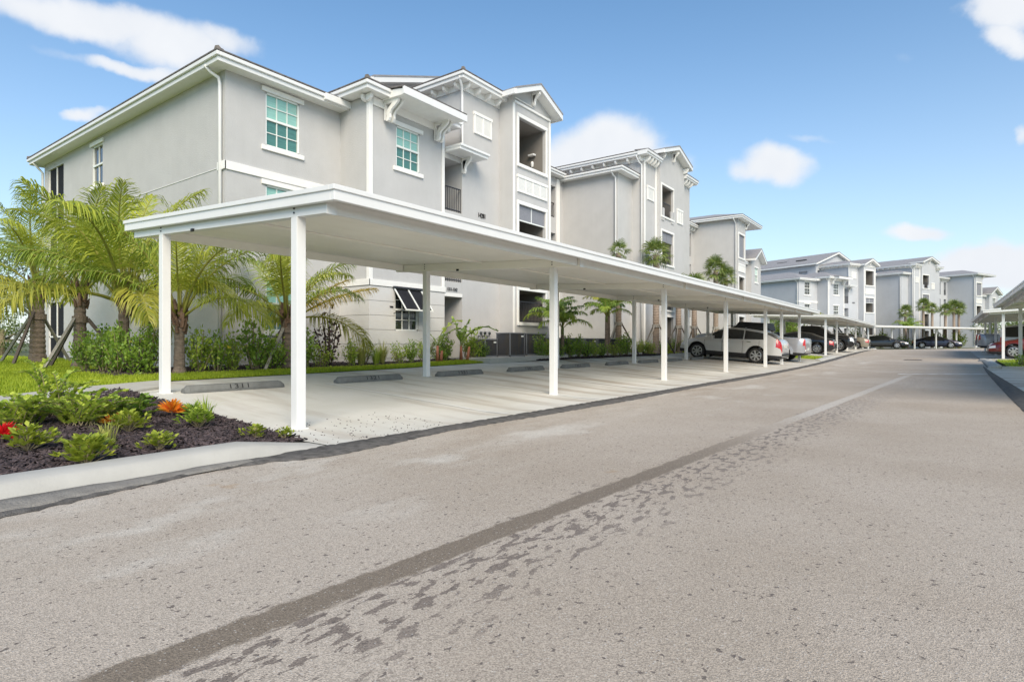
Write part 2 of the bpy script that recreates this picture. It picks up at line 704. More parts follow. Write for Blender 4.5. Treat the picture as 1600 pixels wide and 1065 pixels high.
    v2 = N.new('ShaderNodeTexVoronoi')
    v2.inputs['Scale'].default_value = 27
    mp = N.new('ShaderNodeMapping')
    mp.inputs['Scale'].default_value = (1.0, .8, 1)
    L.new(P, mp.inputs['Vector'])
    mm = N.new('ShaderNodeVectorMath')
    mm.operation = 'MULTIPLY_ADD'
    nn = N.new('ShaderNodeTexNoise')
    nn.inputs['Scale'].default_value = 38
    L.new(P, nn.inputs['Vector'])
    L.new(nn.outputs['Color'], mm.inputs[0])
    mm.inputs[1].default_value = (.05, .05, .05)
    L.new(mp.outputs[0], mm.inputs[2])
    L.new(mm.outputs[0], v2.inputs['Vector'])
    sc2 = N.new('ShaderNodeSeparateColor')
    L.new(v2.outputs['Color'], sc2.inputs[0])
    sel = m('GREATER_THAN', sc2.outputs[0], .12)
    size = m('MULTIPLY_ADD', m('MULTIPLY', sc2.outputs[1], sc2.outputs[1]), .17, .10)
    pit = m('MULTIPLY', m('LESS_THAN', v2.outputs['Distance'], size), sel)
    pit = m('MULTIPLY', pit, m('SUBTRACT', 1, m('MULTIPLY', line, near)))
    c = mix(m('MULTIPLY', pit, .85), c, (.12, .10, .09, 1))
    # rust and oil spots
    rs = noise(1.9, 3, .5)
    c = mix(m('MULTIPLY', ramp(rs, .70, .76), .35), c, (.34, .22, .11, 1))
    oil = noise(2.7, 4, .6, st=(1, .6, 1))
    c = mix(m('MULTIPLY', ramp(oil, .68, .76), .3), c, (.14, .125, .11, 1))
    L.new(c, b.inputs['Base Color'])
    wet = m('MAXIMUM', m('MULTIPLY', line, near), pt)
    L.new(m('MULTIPLY_ADD', wet, -.2, .88), b.inputs['Roughness'])
    b.inputs['Specular IOR Level'].default_value = .3
    bp = N.new('ShaderNodeBump')
    bp.inputs['Strength'].default_value = .7
    bp.inputs['Distance'].default_value = .008
    hgt = m('SUBTRACT', m('ADD', m('MULTIPLY', noise(130, 3), .5), m('MULTIPLY', vor.outputs['Distance'], .4)), m('MULTIPLY', pit, .8))
    L.new(hgt, bp.inputs['Height'])
    L.new(bp.outputs[0], b.inputs['Normal'])
    return mt


def concrete_material():
    mt = bpy.data.materials.new('parking_concrete')
    mt.use_nodes = True
    nt = mt.node_tree
    N, L = nt.nodes, nt.links
    b = N['Principled BSDF']
    tc = N.new('ShaderNodeTexCoord')
    P = tc.outputs['Object']

    def noise(scale, st, detail=5, rough=.6):
        n = N.new('ShaderNodeTexNoise')
        n.inputs['Scale'].default_value = scale
        n.inputs['Detail'].default_value = detail
        n.inputs['Roughness'].default_value = rough
        mp = N.new('ShaderNodeMapping')
        mp.inputs['Scale'].default_value = st
        L.new(P, mp.inputs['Vector'])
        L.new(mp.outputs[0], n.inputs['Vector'])
        return n.outputs[0]

    def ramp(v, lo, hi, a=0., b_=1.):
        n = N.new('ShaderNodeMapRange')
        n.interpolation_type = 'SMOOTHSTEP'
        L.new(v, n.inputs[0])
        for i, q in enumerate((lo, hi, a, b_)):
            n.inputs[i + 1].default_value = q
        return n.outputs[0]

    def mul(a, b_):
        n = N.new('ShaderNodeMath')
        n.operation = 'MULTIPLY'
        for i, v in enumerate((a, b_)):
            if isinstance(v, (int, float)): n.inputs[i].default_value = v
            else: L.new(v, n.inputs[i])
        return n.outputs[0]

    def mix(f, a, b_):
        n = N.new('ShaderNodeMix')
        n.data_type = 'RGBA'
        L.new(f, n.inputs['Factor'])
        for s, v in (('A', a), ('B', b_)):
            if isinstance(v, tuple): n.inputs[s].default_value = v
            else: L.new(v, n.inputs[s])
        return n.outputs['Result']
    sep = N.new('ShaderNodeSeparateXYZ')
    L.new(P, sep.inputs[0])
    c = mix(ramp(noise(1.0, (1, .7, 1)), .3, .7), (.53, .52, .47, 1), (.60, .59, .55, 1))
    # brown tyre stains run into the bays, stronger farther along the row
    stain = mul(ramp(noise(1.5, (.22, 1.5, 1), 4), .46, .66), ramp(sep.outputs[1], 5, 18, .4, 1.0))
    c = mix(mul(stain, .85), c, (.29, .225, .165, 1))
    pale = ramp(noise(2.4, (.3, 1.2, 1), 4), .60, .8)
    c = mix(mul(pale, .4), c, (.60, .60, .57, 1))
    c = mix(mul(ramp(noise(40, (1, 1, 1), 2), .64, .72), .25), c, (.2, .19, .17, 1))
    L.new(c, b.inputs['Base Color'])
    b.inputs['Roughness'].default_value = .8
    bp = N.new('ShaderNodeBump')
    bp.inputs['Strength'].default_value = .2
    bp.inputs['Distance'].default_value = .01
    L.new(noise(90, (1, 1, 1)), bp.inputs['Height'])
    L.new(bp.outputs[0], b.inputs['Normal'])
    return mt


M_ROAD = road_material()
M_PAD = concrete_material()
M_TAR = mat('fresh_tar', (.05, .047, .044), .9, .45, 10, .8, 90, col2=(.15, .14, .13))
M_PAINT = mat('worn_white_paint', (.56, .56, .53), .8, .05, 6, col2=(.66, .66, .64))
M_JOINT = mat('concrete_joint', (.20, .19, .17), .95)

# ================================================================== THE SETTING
BASE_T = BASE
ysall = frange(-8, 20, 1.0) + frange(22, 70, 2) + [76, 84, 95, 110]


def road_left(y):
    return lerp_table([(-8, -5.05), (1, -5.1), (2.5, -5.16), (22, -5.12), (40, -5.4), (62, -5.4), (68, -5.2), (95, 5), (110, 12)], y)


def road_right(y):
    return lerp_table([(-8, 1.2), (30, 1.5), (58, 1.7), (62, 6), (70, 30), (110, 60)], y)


def tar_left(y):
    return lerp_table([(-8, -4.7), (1, -4.66), (1.8, -4.84), (2.5, -4.98), (3.0, -4.92), (3.3, -4.76), (3.8, -4.71), (5.4, -4.9), (7.3, -4.83), (10.4, -4.75), (14, -4.85), (19.6, -4.75), (30, -4.95), (60, -5.1)], y)


g = MB()
gxs = [-900, -300, -120, -80, -50, -35, -30, -24, -18, -15, -13.5, -12.5, -11.4, -10.5, -9.8, -8, -6.5, -5.9, -5.6, -4, 0, 1.6, 5, 9, 14, 30, 60, 120, 300, 900]
gys = [-300, -100, -40] + list(range(-12, 80, 2)) + [84, 90, 100, 120, 160, 240, 400, 900]
V, F = [], []
for y in gys:
    for x in gxs:
        V.append((x, y, gz(x, y) - .06))
nx = len(gxs)
for j in range(len(gys) - 1):
    for i in range(nx - 1):
        F.append((j * nx + i, j * nx + i + 1, j * nx + nx + i + 1, j * nx + nx + i))
tag(npmesh('ground', V, F, M_FIELD, smooth=True), kind='structure')

sheet('road', ysall, lambda y: road_left(y), road_right, .0, M_ROAD, 8)
# ragged strip of fresh tar along the left edge and the right edge
random.seed(3)


def ragged(name, ys, inner, outer, dz, m, amp):
    V, F = [], []
    for k, y in enumerate(ys):
        a, b = inner(y), outer(y) + random.uniform(-amp, amp)
        th = .012 + random.uniform(0, .01)
        for x, z in ((a, dz), (a + .01 * (1 if b > a else -1), dz + th), ((a + b) / 2, dz + th), (b - .01 * (1 if b > a else -1), dz + th * .6), (b, dz)):
            V.append((x, y, gz(x, y) + z))
    for j in range(len(ys) - 1):
        for i in range(4):
            a = j * 5 + i
            F.append((a, a + 1, a + 6, a + 5))
    return tag(npmesh(name, V, F, m, smooth=False), kind='structure')


ragged('road_tar_edge', frange(-6, 30, .06) + frange(30.5, 60, .5), lambda y: lerp_table([(-8, -4.82), (1.0, -4.84), (2.2, -4.97), (2.9, -5.17), (3.1, -5.19), (22, -5.12), (40, -5.4), (62, -5.4)], y), tar_left, .003, M_TAR, .025)
ragged('road_tar_edge', frange(6, 20, .08) + frange(20.1, 33, .12), lambda y: 1.42 + .0 * y, lambda y: lerp_table([(6, .95), (14, 1.03), (20, 1.12), (26, 1.22), (33, 1.38)], y), .003, M_TAR, .010)
M_GUTTER = mat('gutter_pan_concrete', (.17, .16, .145), .9, .0, 9, .7, 60, col2=(.26, .245, .22))
ragged('gutter_pan', frange(-6, 2.9, .15), lambda y: -5.12, lambda y: lerp_table([(-6, -4.76), (1.2, -4.78), (2.2, -4.93), (2.9, -5.0)], y), .012, M_GUTTER, .012)

PAD_Y0 = 3.82


def pad_far(y):
    return lerp_table([(3, -11.2), (7.4, -11.5), (12, -11.85), (17, -12.0), (40, -12.0)], y)


sheet('parking_pavement', [3.82] + frange(4.2, 35.4, .8), lambda y: pad_far(y), lambda y: road_left(y) - .0, .018, M_PAD, 14)
sheet('parking_pavement', frange(41.2, 70, 1.5), lambda y: -12.0, lambda y: road_left(y), .018, M_PAD, 10)
sheet('parking_pavement', frange(4, 31, 1.5), lambda y: 1.42, lambda y: 8.2, .018, M_PAD, 5)
sheet('parking_pavement', frange(40, 58, 1.5), lambda y: 1.6, lambda y: 8.2, .018, M_PAD, 5)
# kerb-like concrete walk behind the island on the left
wk = [(-11.25, 4.9), (-10.7, 3.2), (-9.6, 1.2), (-8.4, -1.0), (-7.2, -3.0)]
wn = [(-10.3, 4.35), (-9.45, 2.9), (-8.5, 1.3), (-7.35, -.7), (-6.1, -3.0)]
m_ = MB()
for (a, b), (c, d), (e, f_), (g_, h_) in zip(wk, wn, wk[1:], wn[1:]):
    m_.hexa([(a, b, gz(a, b) - .1), (c, d, gz(c, d) - .1), (g_, h_, gz(g_, h_) - .1), (e, f_, gz(e, f_) - .1),
             (a, b, gz(a, b) + .07), (c, d, gz(c, d) + .07), (g_, h_, gz(g_, h_) + .07), (e, f_, gz(e, f_) + .07)])
tag(m_.build('pavement_walk', M_CONC, bevel=.015), kind='structure')

# walkway slab at the entrance and the pad under the air conditioners
m_ = MB()
m_.box(-13.64, -11.7, 14.75, 17.6, .2, .60)
m_.box(-13.0, -11.75, 17.62, 19.7, .2, .64)
m_.box(-13.0, -11.9, 19.72, 27.0, .2, .62)
tag(m_.build('path_slab', M_CONC, bevel=.01), kind='structure')

# lawns
sheet('lawn', frange(3.0, 18.6, .8), lambda y: -12.75 + 0 * y, pad_far, .03, M_LAWN, 4)
sheet('lawn', frange(-8, 7.0, .8), lambda y: -34, lambda y: lerp_table([(-3, -7.2), (-1, -8.5), (1.2, -9.7), (3.2, -10.8), (4.9, -11.3), (7, -12.6)], y), .032, M_LAWN, 14)
sheet('lawn', frange(36.0, 40.8, .8), lambda y: -12, lambda y: -6.2, .05, M_LAWN, 4)
sheet('lawn', frange(28, 41, 1), lambda y: -13.4, lambda y: -12.0, .03, M_LAWN, 2)
sheet('lawn', frange(31.4, 39.8, .8), lambda y: 2.2, lambda y: 8, .06, M_LAWN, 4)
sheet('lawn', frange(28.5, 110, 4), lambda y: 8.2, lambda y: 40, .0, M_LAWN, 4)


def kerb(name, path, w, h, side=1):
    """kerb with a rolled face swept along path [(x, y, height factor)]; side +1: its top lies on the -x side"""
    prof = [(0, -.05), (0.0, .0), (.05, .055), (.085, .088), (.13, .1), (w - .03, .102), (w, .09), (w, -.05)]
    V, F = [], []
    n = len(prof)
    for x, y, k in path:
        for a, z in prof:
            V.append((x - side * a, y, gz(x, y) + (z * h / .1 * k if z > 0 else z)))
    for j in range(len(path) - 1):
        for i in range(n - 1):
            a = j * n + i
            F.append((a, a + n, a + n + 1, a + 1))
    o = npmesh(name, V, F, M_CONC, smooth=True)
    q = MB()
    q.quad(*V[:n]); q.quad(*reversed(V[-n:]))
    e = q.build('kerb_end', M_CONC, o)
    return tag(o, kind='structure')


kerb('kerb', [(-5.06 - .06 * min(1, max(0, (y - .5) / 2)), y, 1 if y < 3.0 else max(.12, 1 - (y - 3.0) / .9)) for y in frange(-7, 3.8, .2)], .42, .13)
kerb('kerb', [(-5.35 - .0 * y, y, 1) for y in frange(35.6, 41, .3)], .35, .13)
kerb('kerb', [(1.45 + (.15 if 32 < y < 39 else 0), y, 1) for y in frange(30.9, 39.8, .3)], .35, .13, side=-1)
kerb('kerb', [(-5.4 + .0 * y, y, 1) for y in frange(66, 69, .3)], .3, .13)


def cross_kerb(x0, x1, y, h=.12):
    m_ = MB()
    xs = frange(x0, x1, .8)
    for a, b in zip(xs, xs[1:]):
        m_.hexa([(a, y - .08, gz(a, y) - .05), (b, y - .08, gz(b, y) - .05), (b, y + .08, gz(b, y) - .05), (a, y + .08, gz(a, y) - .05),
                 (a, y - .07, gz(a, y) + h), (b, y - .07, gz(b, y) + h), (b, y + .07, gz(b, y) + h), (a, y + .07, gz(a, y) + h)])
    return tag(m_.build('kerb', M_CONC), kind='structure')


cross_kerb(-11.8, -5.7, 35.6)
cross_kerb(-11.8, -5.7, 41.0)
cross_kerb(1.9, 8, 31.1)
cross_kerb(1.9, 8, 39.7)

# painted stall lines, saw joints
random.seed(5)


def strip(name, x0, x1, y, w, dz, m, skip=0.0, n=24):
    V, F = [], []
    for i in range(n + 1):
        x = x0 + (x1 - x0) * i / n
        V += [(x, y - w / 2, gz(x, y) + dz), (x, y + w / 2, gz(x, y) + dz)]
    for i in range(n):
        if random.random() < skip:
            continue
        F.append((i * 2, i * 2 + 2, i * 2 + 3, i * 2 + 1))
    return tag(npmesh(name, V, F, m), kind='structure')


POST_Y = [4.19, 9.93, 15.67, 21.4, 27.15, 30.3, 34.6]
for k in range(1, 11):
    strip('stall_line', -9.7, -5.3, 4.25 + 2.87 * k, .10, .0235, M_PAINT)
for k in range(1, 9):
    strip('stall_line', -9.7, -5.5, 41.5 + 2.87 * k, .10, .0235, M_PAINT)
for k in range(0, 6):
    strip('stall_line', 1.6, 6.2, 14.5 + 2.87 * k, .10, .0235, M_PAINT)
for y in (8.5, 14.3, 20.0, 25.7):
    strip('pavement_joint', -11.4, -5.25, y, .012, .0215, M_JOINT, n=8)
m_ = MB()
for xj in (-9.95,):
    ys_ = frange(4.0, 35, 1.0)
    for a, b in zip(ys_, ys_[1:]):
        m_.quad((xj, a, gz(xj, a) + .0215), (xj + .012, a, gz(xj, a) + .0215), (xj + .012, b, gz(xj, b) + .0215), (xj, b, gz(xj, b) + .0215))
tag(m_.build('pavement_joint', M_JOINT), kind='structure')
# faded stop bar across the lane
V, F = [], []
n = 30
for i in range(n + 1):
    x = -1.3 + 2.7 * i / n
    yy = 24.6 + (x + 1.3) * .75
    wv = .17 + .07 * math.sin(i * 1.3)
    V += [(x, yy - wv, gz(x, yy) + .004), (x, yy + wv, gz(x, yy) + .004)]
    if i < n:
        F.append((i * 2, i * 2 + 2, i * 2 + 3, i * 2 + 1))
tag(npmesh('road_marking', V, F, M_PAINT), kind='structure')

# mulch beds
sheet('mulch_bed', frange(-6, 3.78, .5), lambda y: lerp_table([(-3, -6.6), (-.7, -7.7), (1.3, -8.8), (2.9, -9.8), (3.8, -10.35)], y), lambda y: -5.5, .045, M_MULCH, 8)
sheet('mulch_bed', frange(4.6, 14.7, .8), lambda y: -15.2 if y > 7.9 else -15.4, lambda y: -12.75, .05, M_MULCH, 4)
sheet('mulch_bed', frange(16.2, 28, .8), lambda y: -12.0, lambda y: -11.9 + .0 * y + .25, .03, M_MULCH, 1)
sheet('mulch_bed', frange(17.4, 30, .8), lambda y: -12.5, lambda y: -11.62, .05, M_MULCH, 2)
sheet('mulch_bed', frange(28, 62, 2), lambda y: -13.3, lambda y: -12.3, .05, M_MULCH, 2)

# numbered wheel stops
stop_prof = [(-.085, 0), (-.085, .045), (-.05, .115), (.05, .115), (.085, .045), (.085, 0)]


def wheel_stop(y, x, num, label):
    r = empty('wheel_stop', (x, y, gz(x, y) + .02))
    tag(r, label, 'wheel stop', 'concrete wheel stops at the head of the bays')
    r.rotation_euler = (0, R(4.5), R(random.uniform(-2, 2)))
    m_ = MB()
    L_ = .86
    segs = [(-L_, .72, .5), (-L_ + .07, 1, 1), (L_ - .07, 1, 1), (L_, .72, .5)]
    n = len(stop_prof)
    V = [(px * kx, yy, pz * kz) for yy, kx, kz in segs for px, pz in stop_prof]
    m_.v = V
    for j in range(3):
        for i in range(n - 1):
            a = j * n + i
            m_.f.append((a, a + 1, a + n + 1, a + n))
    m_.f.append(tuple(range(n)))
    m_.f.append(tuple(reversed(range(3 * n, 4 * n))))
    m_.build('body', M_STOP, r, bevel=.008)
    if num:
        me = text_mesh(num, .17, .002, 1.2)
        t = part('lettering', me, r, (.087, 0, .048), (0, 0, 0))
        # lie on the sloping road-side face, readable from the road
        t.rotation_euler = Euler((R(63.4), 0, R(90)), 'XYZ')
        t.location = (.0875, 0.02, .042)
        t.scale = (1, .66, 1)
    return r


random.seed(11)
stop_y = [5.25, 8.12, 10.95, 13.8, 16.6, 19.6, 22.4, 25.2, 28.2]
names = ['1311', '1321', '1331', '1341', '1312', '1322', '', '', '']
nth = ['grey concrete wheel stop marked 1311, beside the nearest carport post', 'grey concrete wheel stop marked 1321, second along the row', 'grey concrete wheel stop just past the second rear carport post, third in the row',
       'grey wheel stop in front of the air conditioners, fourth in the row', 'grey wheel stop half hidden behind the second front carport post', 'grey wheel stop near the short green palm, sixth in the row',
       'grey wheel stop behind the third rear carport post, seventh in the row', 'grey wheel stop two bays before the silver crossover', 'grey wheel stop just left of the nose of the silver crossover']
for yy, s, lb in zip(stop_y, names, nth):
    wheel_stop(yy, -9.62, s, lb)

# ================================================================== CARPORTS


def carport(name, loc, rz, ys, y0, y1, label, zpost, side=-1, group=None, z_top=2.82, xw=5.41, detail=True):
    """local frame: front edge at x=0, roof runs to side*xw; ys posts; zpost(x_local,y_local)->ground height"""
    r = empty(name, loc, rz)
    tag(r, label, 'carport', group)
    s = side
    zt = lambda x: z_top + abs(x) * .05
    # roof sheet
    m_ = MB()
    X0, X1 = 0, s * xw
    m_.hexa([(X0, y0, zt(X0) - .07), (X1, y0, zt(X1) - .07), (X1, y1, zt(X1) - .07), (X0, y1, zt(X0) - .07),
             (X0, y0, zt(X0) - .03), (X1, y0, zt(X1) - .03), (X1, y1, zt(X1) - .03), (X0, y1, zt(X0) - .03)])
    m_.build('roof_sheet', M_METALW, r)
    # ceiling pans: long panels with open joints between them
    npan = 9
    for i in range(npan):
        a = s * (.10 + (xw - .2) * i / npan)
        b = s * (.10 + (xw - .2) * (i + 1) / npan) - s * .008
        m_ = MB()
        za, zb = zt(a) - .115, zt(b) - .115
        m_.hexa([(a, y0 + .06, za), (b, y0 + .06, zb), (b, y1 - .06, zb), (a, y1 - .06, za),
                 (a, y0 + .06, za + .035), (b, y0 + .06, zb + .035), (b, y1 - .06, zb + .035), (a, y1 - .06, za + .035)])
        m_.build('ceiling_panel', M_CEIL, r)
    # fascia with a lip at the top
    for nm, (dz0, dz1, o0, o1) in (('fascia', (-.165, -.022, .0, .05)), ('fascia_cap', (-.052, .006, .0, .068))):
        m_ = MB()
        xa, xb = -s * 0.0, X1
        fo = lambda x, o: x
        # front, back boards
        for xx, out in ((X0, -s), (X1, s)):
            x_in, x_out = xx - out * .02, xx + out * o1
            m_.box(x_in, x_out, y0 - o1, y1 + o1, zt(xx) + dz0, zt(xx) + dz1)
        for yy, out in ((y0, -1), (y1, 1)):
            ya, yb = (yy + out * o1, yy - out * .02)
            if ya > yb: ya, yb = yb, ya
            xs_, xe_ = X0 + s * .02, X1 - s * .02
            m_.hexa([(xs_, ya, zt(xs_) + dz0), (xe_, ya, zt(xe_) + dz0), (xe_, yb, zt(xe_) + dz0), (xs_, yb, zt(xs_) + dz0),
                     (xs_, ya, zt(xs_) + dz1), (xe_, ya, zt(xe_) + dz1), (xe_, yb, zt(xe_) + dz1), (xs_, yb, zt(xs_) + dz1)])
        m_.build(nm, M_METALW, r, bevel=.006)
    # thin shadow line and second step of the fascia
    # beams across the roof at each pair of posts
    hb = .205
    xf, xbk = s * .19, s * (xw - .1)
    for k, y in enumerate(ys):
        m_ = MB()
        z0f, z0b = zt(xf) - .07 - hb, zt(xbk) - .07 - hb
        w = .055
        m_.hexa([(xf, y - w, z0f), (xbk, y - w, z0b), (xbk, y + w, z0b), (xf, y + w, z0f),
                 (xf, y - w, zt(xf) - .118), (xbk, y - w, zt(xbk) - .118), (xbk, y + w, zt(xbk) - .118), (xf, y + w, zt(xf) - .118)])
        m_.build('beam', M_METALW if k == 0 else M_CEIL, r, bevel=.004)
        m_ = MB()
        m_.box(xf - s * .0, xf - s * .012, y - w - .012, y + w + .012, z0f - .01, zt(xf) - .119)
        m_.build('beam_end_cap', M_METALW, r)
        if detail:
            m_ = MB()
            xm = s * 3.3
            zm = zt(xm) - .07 - hb
            m_.box(xm - .03, xm + .03, y - w - .03, y - w - .002, zm - .02, zm + .02)
            m_.build('cable_plug', M_INK, r)
    # purlins along the front and back, framed between the beams
    for xx, wd in ((s * .26, .05), (s * (xw - .35), .05), (s * 2.6, .04)):
        for a, b in zip([y0 + .03] + ys, ys + [y1 - .03]):
            if b - a < .12:
                continue
            m_ = MB()
            m_.box(xx - wd / 2, xx + wd / 2, a + .075, b - .075, zt(xx) - .265, zt(xx) - .118) if wd > .045 else m_.box(xx - wd / 2, xx + wd / 2, a + .06, b - .06, zt(xx) - .15, zt(xx) - .118)
            m_.build('purlin', M_METALW if abs(xx) < .5 else M_CEIL, r, bevel=.004)
    # posts
    for y in ys:
        for xx in (s * .82, s * 4.33):
            zg = zpost(xx, y)
            m_ = MB()
            zt_ = zt(xx) - .07 - hb
            m_.box(xx - .062, xx + .062, y - .062, y + .062, zg, zt_)
            p = m_.build('post', M_METALW, r, bevel=.006)
            if detail:
                # U bracket and three bolts on each side of the beam
                q = MB()
                for sgn in (-1, 1):
                    for kz in (.05, .10, .15):
                        q.tube([(xx, y + sgn * .056, zt_ + kz), (xx, y + sgn * .068, zt_ + kz)], .011, 8)
                q.build('bolt', M_IRON, p)
                q = MB()
                q.box(xx - .085, xx + .085, y - .085, y + .085, zg - .01, zg + .008)
                q.build('base_plate', M_METALW, p)
    return r


carport('carport', (-5.44, 0, 0), 0, POST_Y, 4.1, 35.3, 'long white metal carport roof on slim posts over the nearest bays', lambda x, y: gz(x - 5.44, y) + .018, group='white metal carports')
carport('carport', (-5.44, 0, 0), 0, [43.3, 48.3, 54, 59.6, 65.2], 42.9, 68.0, 'white carport sheltering the black pickup and the tan sedan', lambda x, y: gz(x - 5.44, y) + .018, group='white metal carports', z_top=2.90, detail=False)
rzc = -math.atan2(9.9, 19.5)
cc_, ss_ = math.cos(rzc), math.sin(rzc)
carport('carport', (-5.8, 71.0, 0), rzc, [.3, 4.4, 8.6, 12.8, 17.0, 21.2], 0, 22.0, 'white carport seen broadside at the far end of the lane', lambda x, y: gz(-5.8 + x * cc_ - y * ss_, 71 + x * ss_ + y * cc_), group='white metal carports', z_top=2.92, detail=False)
carport('carport', (1.85, 0, 0), 0, [16.6, 22.3, 28.0, 33.6], 12.5, 34.4, 'white carport cut by the right edge of the photo', lambda x, y: gz(x + 1.85, y) + .01, side=1, group='white metal carports', z_top=2.82, detail=False)
carport('carport', (1.75, 0, 0), 0, [41.2, 46.9, 52.6, 58.3], 40.8, 59, 'white carport over the red car and the white wagon', lambda x, y: gz(x + 1.75, y) + .01, side=1, group='white metal carports', z_top=2.88, detail=False)


# ================================================================== APARTMENT BUILDINGS
class Bld:
    def __init__(self, loc, rz, wall, siding, roof, fine, label):
        self.root = empty('apartment_building', loc, rz)
        tag(self.root, label, 'apartment building', 'grey apartment buildings')
        self.o = (15.0, -7.9, 0.0)
        self.wall, self.siding, self.roofm, self.fine = wall, siding, roof, fine

    def add(self, mb, name, m, parent=None, **k):
        o = mb.build(name, m, parent or self.root, **k)
        if parent is None:
            o.location = self.o
        return o

    @staticmethod
    def bx(mb, ax, pl, sg, d0, d1, u0, u1, v0, v1):
        a, b = pl + sg * d0, pl + sg * d1
        if ax == 'x':
            mb.box(a, b, u0, u1, v0, v1)
        else:
            mb.box(u0, u1, a, b, v0, v1)

    def walls(self, faces, name='wall', m=None):
        mb = MB()
        for f in faces:
            mb.face(*f[:6], holes=f[6] if len(f) > 6 else (), sign=f[7] if len(f) > 7 else 1)
        return self.add(mb, name, m or self.wall)

    def window(self, ax, pl, sg, u0, u1, v0, v1, cols=3, rows=4, dep=.07, trims=True, dark=False):
        mb = MB()
        t = .045
        B = lambda a, b, c, d, d0=-dep, d1=-dep + .05: self.bx(mb, ax, pl, sg, d0, d1, a, b, c, d)
        B(u0, u1, v0, v0 + t); B(u0, u1, v1 - t, v1); B(u0, u0 + t, v0, v1); B(u1 - t, u1, v0, v1)
        mid = (v0 + v1) / 2 + .02
        B(u0, u1, mid - .03, mid + .03, -dep - .01, -dep + .055)
        iu0, iu1 = u0 + t, u1 - t
        us = [iu0 + (iu1 - iu0) * i / cols for i in range(cols + 1)]
        half = rows // 2
        vs = [v0 + t + (mid - .03 - v0 - t) * i / half for i in range(half + 1)], [mid + .03 + (v1 - t - mid - .03) * i / half for i in range(half + 1)]
        for u in us[1:-1]:
            B(u - .011, u + .011, v0 + t, v1 - t, -dep + .0, -dep + .03)
        for grp in vs:
            for v in grp[1:-1]:
                B(iu0, iu1, v - .011, v + .011, -dep + .0, -dep + .032)
        w = self.add(mb, 'window', M_FRAME)
        for gi, grp in enumerate(vs):
            gm = M_GLASS_DK if (dark or not self.fine) else (M_GLASS_LO if gi == 0 else M_GLASS_HI)
            if self.fine:
                for a, b in zip(us, us[1:]):
                    for c, d in zip(grp, grp[1:]):
                        q = MB()
                        self.bx(q, ax, pl, sg, -dep - .02, -dep + .004, a + .008, b - .008, c + .008, d - .008)
                        q.build('pane', gm, w)
            else:
                q = MB()
                self.bx(q, ax, pl, sg, -dep - .02, -dep + .004, iu0, iu1, grp[0], grp[-1])
                q.build('pane', gm, w)
        if trims:
            q = MB(); self.bx(q, ax, pl, sg, 0.0, .05, u0 - .13, u1 + .13, v1 + .0, v1 + .13); q.build('head_trim', M_TRIM, w, bevel=.006)
            q = MB(); self.bx(q, ax, pl, sg, 0.0, .06, u0 - .13, u1 + .13, v0 - .13, v0); q.build('sill', M_TRIM, w, bevel=.006)
        return w

    def trimbar(self, ax, pl, sg, u0, u1, v0, v1, proud=.04, name='trim_band', m=None):
        q = MB()
        self.bx(q, ax, pl, sg, 0.0, proud, u0, u1, v0, v1)
        return self.add(q, name, m or M_TRIM, bevel=.005 if self.fine else 0)

    def opening_trim(self, ax, pl, sg, u0, u1, v0, v1, w=.11, proud=.05):
        q = MB()
        self.bx(q, ax, pl, sg, 0, proud, u0 - w, u1 + w, v1, v1 + w * 1.25)
        self.bx(q, ax, pl, sg, 0, proud + .02, u0 - w, u1 + w, v0 - w * 1.1, v0)
        self.bx(q, ax, pl, sg, 0, proud - .01, u0 - w, u0, v0, v1)
        self.bx(q, ax, pl, sg, 0, proud - .01, u1, u1 + w, v0, v1)
        return self.add(q, 'opening_surround', M_TRIM, bevel=.005 if self.fine else 0)

    def railing(self, ax, pl, sg, u0, u1, v0, h=.82, d=-.12, m=None):
        q = MB()
        self.bx(q, ax, pl, sg, d - .02, d + .02, u0, u1, v0 + h - .035, v0 + h)
        self.bx(q, ax, pl, sg, d - .02, d + .02, u0, u1, v0 + .05, v0 + .085)
        n = max(2, int((u1 - u0) / .1))
        for i in range(n + 1):
            u = u0 + (u1 - u0) * i / n
            self.bx(q, ax, pl, sg, d - .008, d + .008, u - .008, u + .008, v0 + .0, v0 + h - .03)
        return self.add(q, 'railing', M_IRON)

    def louver(self, ax, pl, sg, u0, u1, v0, v1, n=2):
        q = MB()
        w = .055
        self.bx(q, ax, pl, sg, 0, .03, u0, u1, v0, v1)
        self.bx(q, ax, pl, sg, 0, .07, u0 - .03, u1 + .03, v1 - w, v1 + .05)
        self.bx(q, ax, pl, sg, .03, .055, u0, u1, v0, v0 + w)
        for i in range(n + 1):
            u = u0 + (u1 - u0 - w) * i / n
            self.bx(q, ax, pl, sg, .03, .055, u, u + w, v0 + w, v1 - w)
        o = self.add(q, 'shutter_panel', M_TRIM)
        q = MB()
        k = int((v1 - v0 - 2 * w) / .055)
        for i in range(k):
            v = v0 + w + .01 + i * .055
            for j in range(n):
                a = u0 + (u1 - u0 - w) * j / n + w + .01
                b = u0 + (u1 - u0 - w) * (j + 1) / n - .01
                self.bx(q, ax, pl, sg, .03, .044, a, b, v, v + .034)
        s_ = q.build('slat', M_TRIM, o)
        s_['kind'] = 'stuff'
        return o

    def liner(self, ax, pl, sg, h, m=None):  # added skin over the recess walls, its dark colour stands in for shade
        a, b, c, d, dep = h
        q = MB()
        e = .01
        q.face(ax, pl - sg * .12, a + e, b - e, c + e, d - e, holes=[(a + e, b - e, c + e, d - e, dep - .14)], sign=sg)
        return self.add(q, 'balcony_shadow_lining', m or M_INNER_SHADOW)

    def downspout(self, pts, r=.045):
        q = MB()
        q.tube(pts, r, 8)
        return self.add(q, 'downspout', M_METALW, smooth=True)

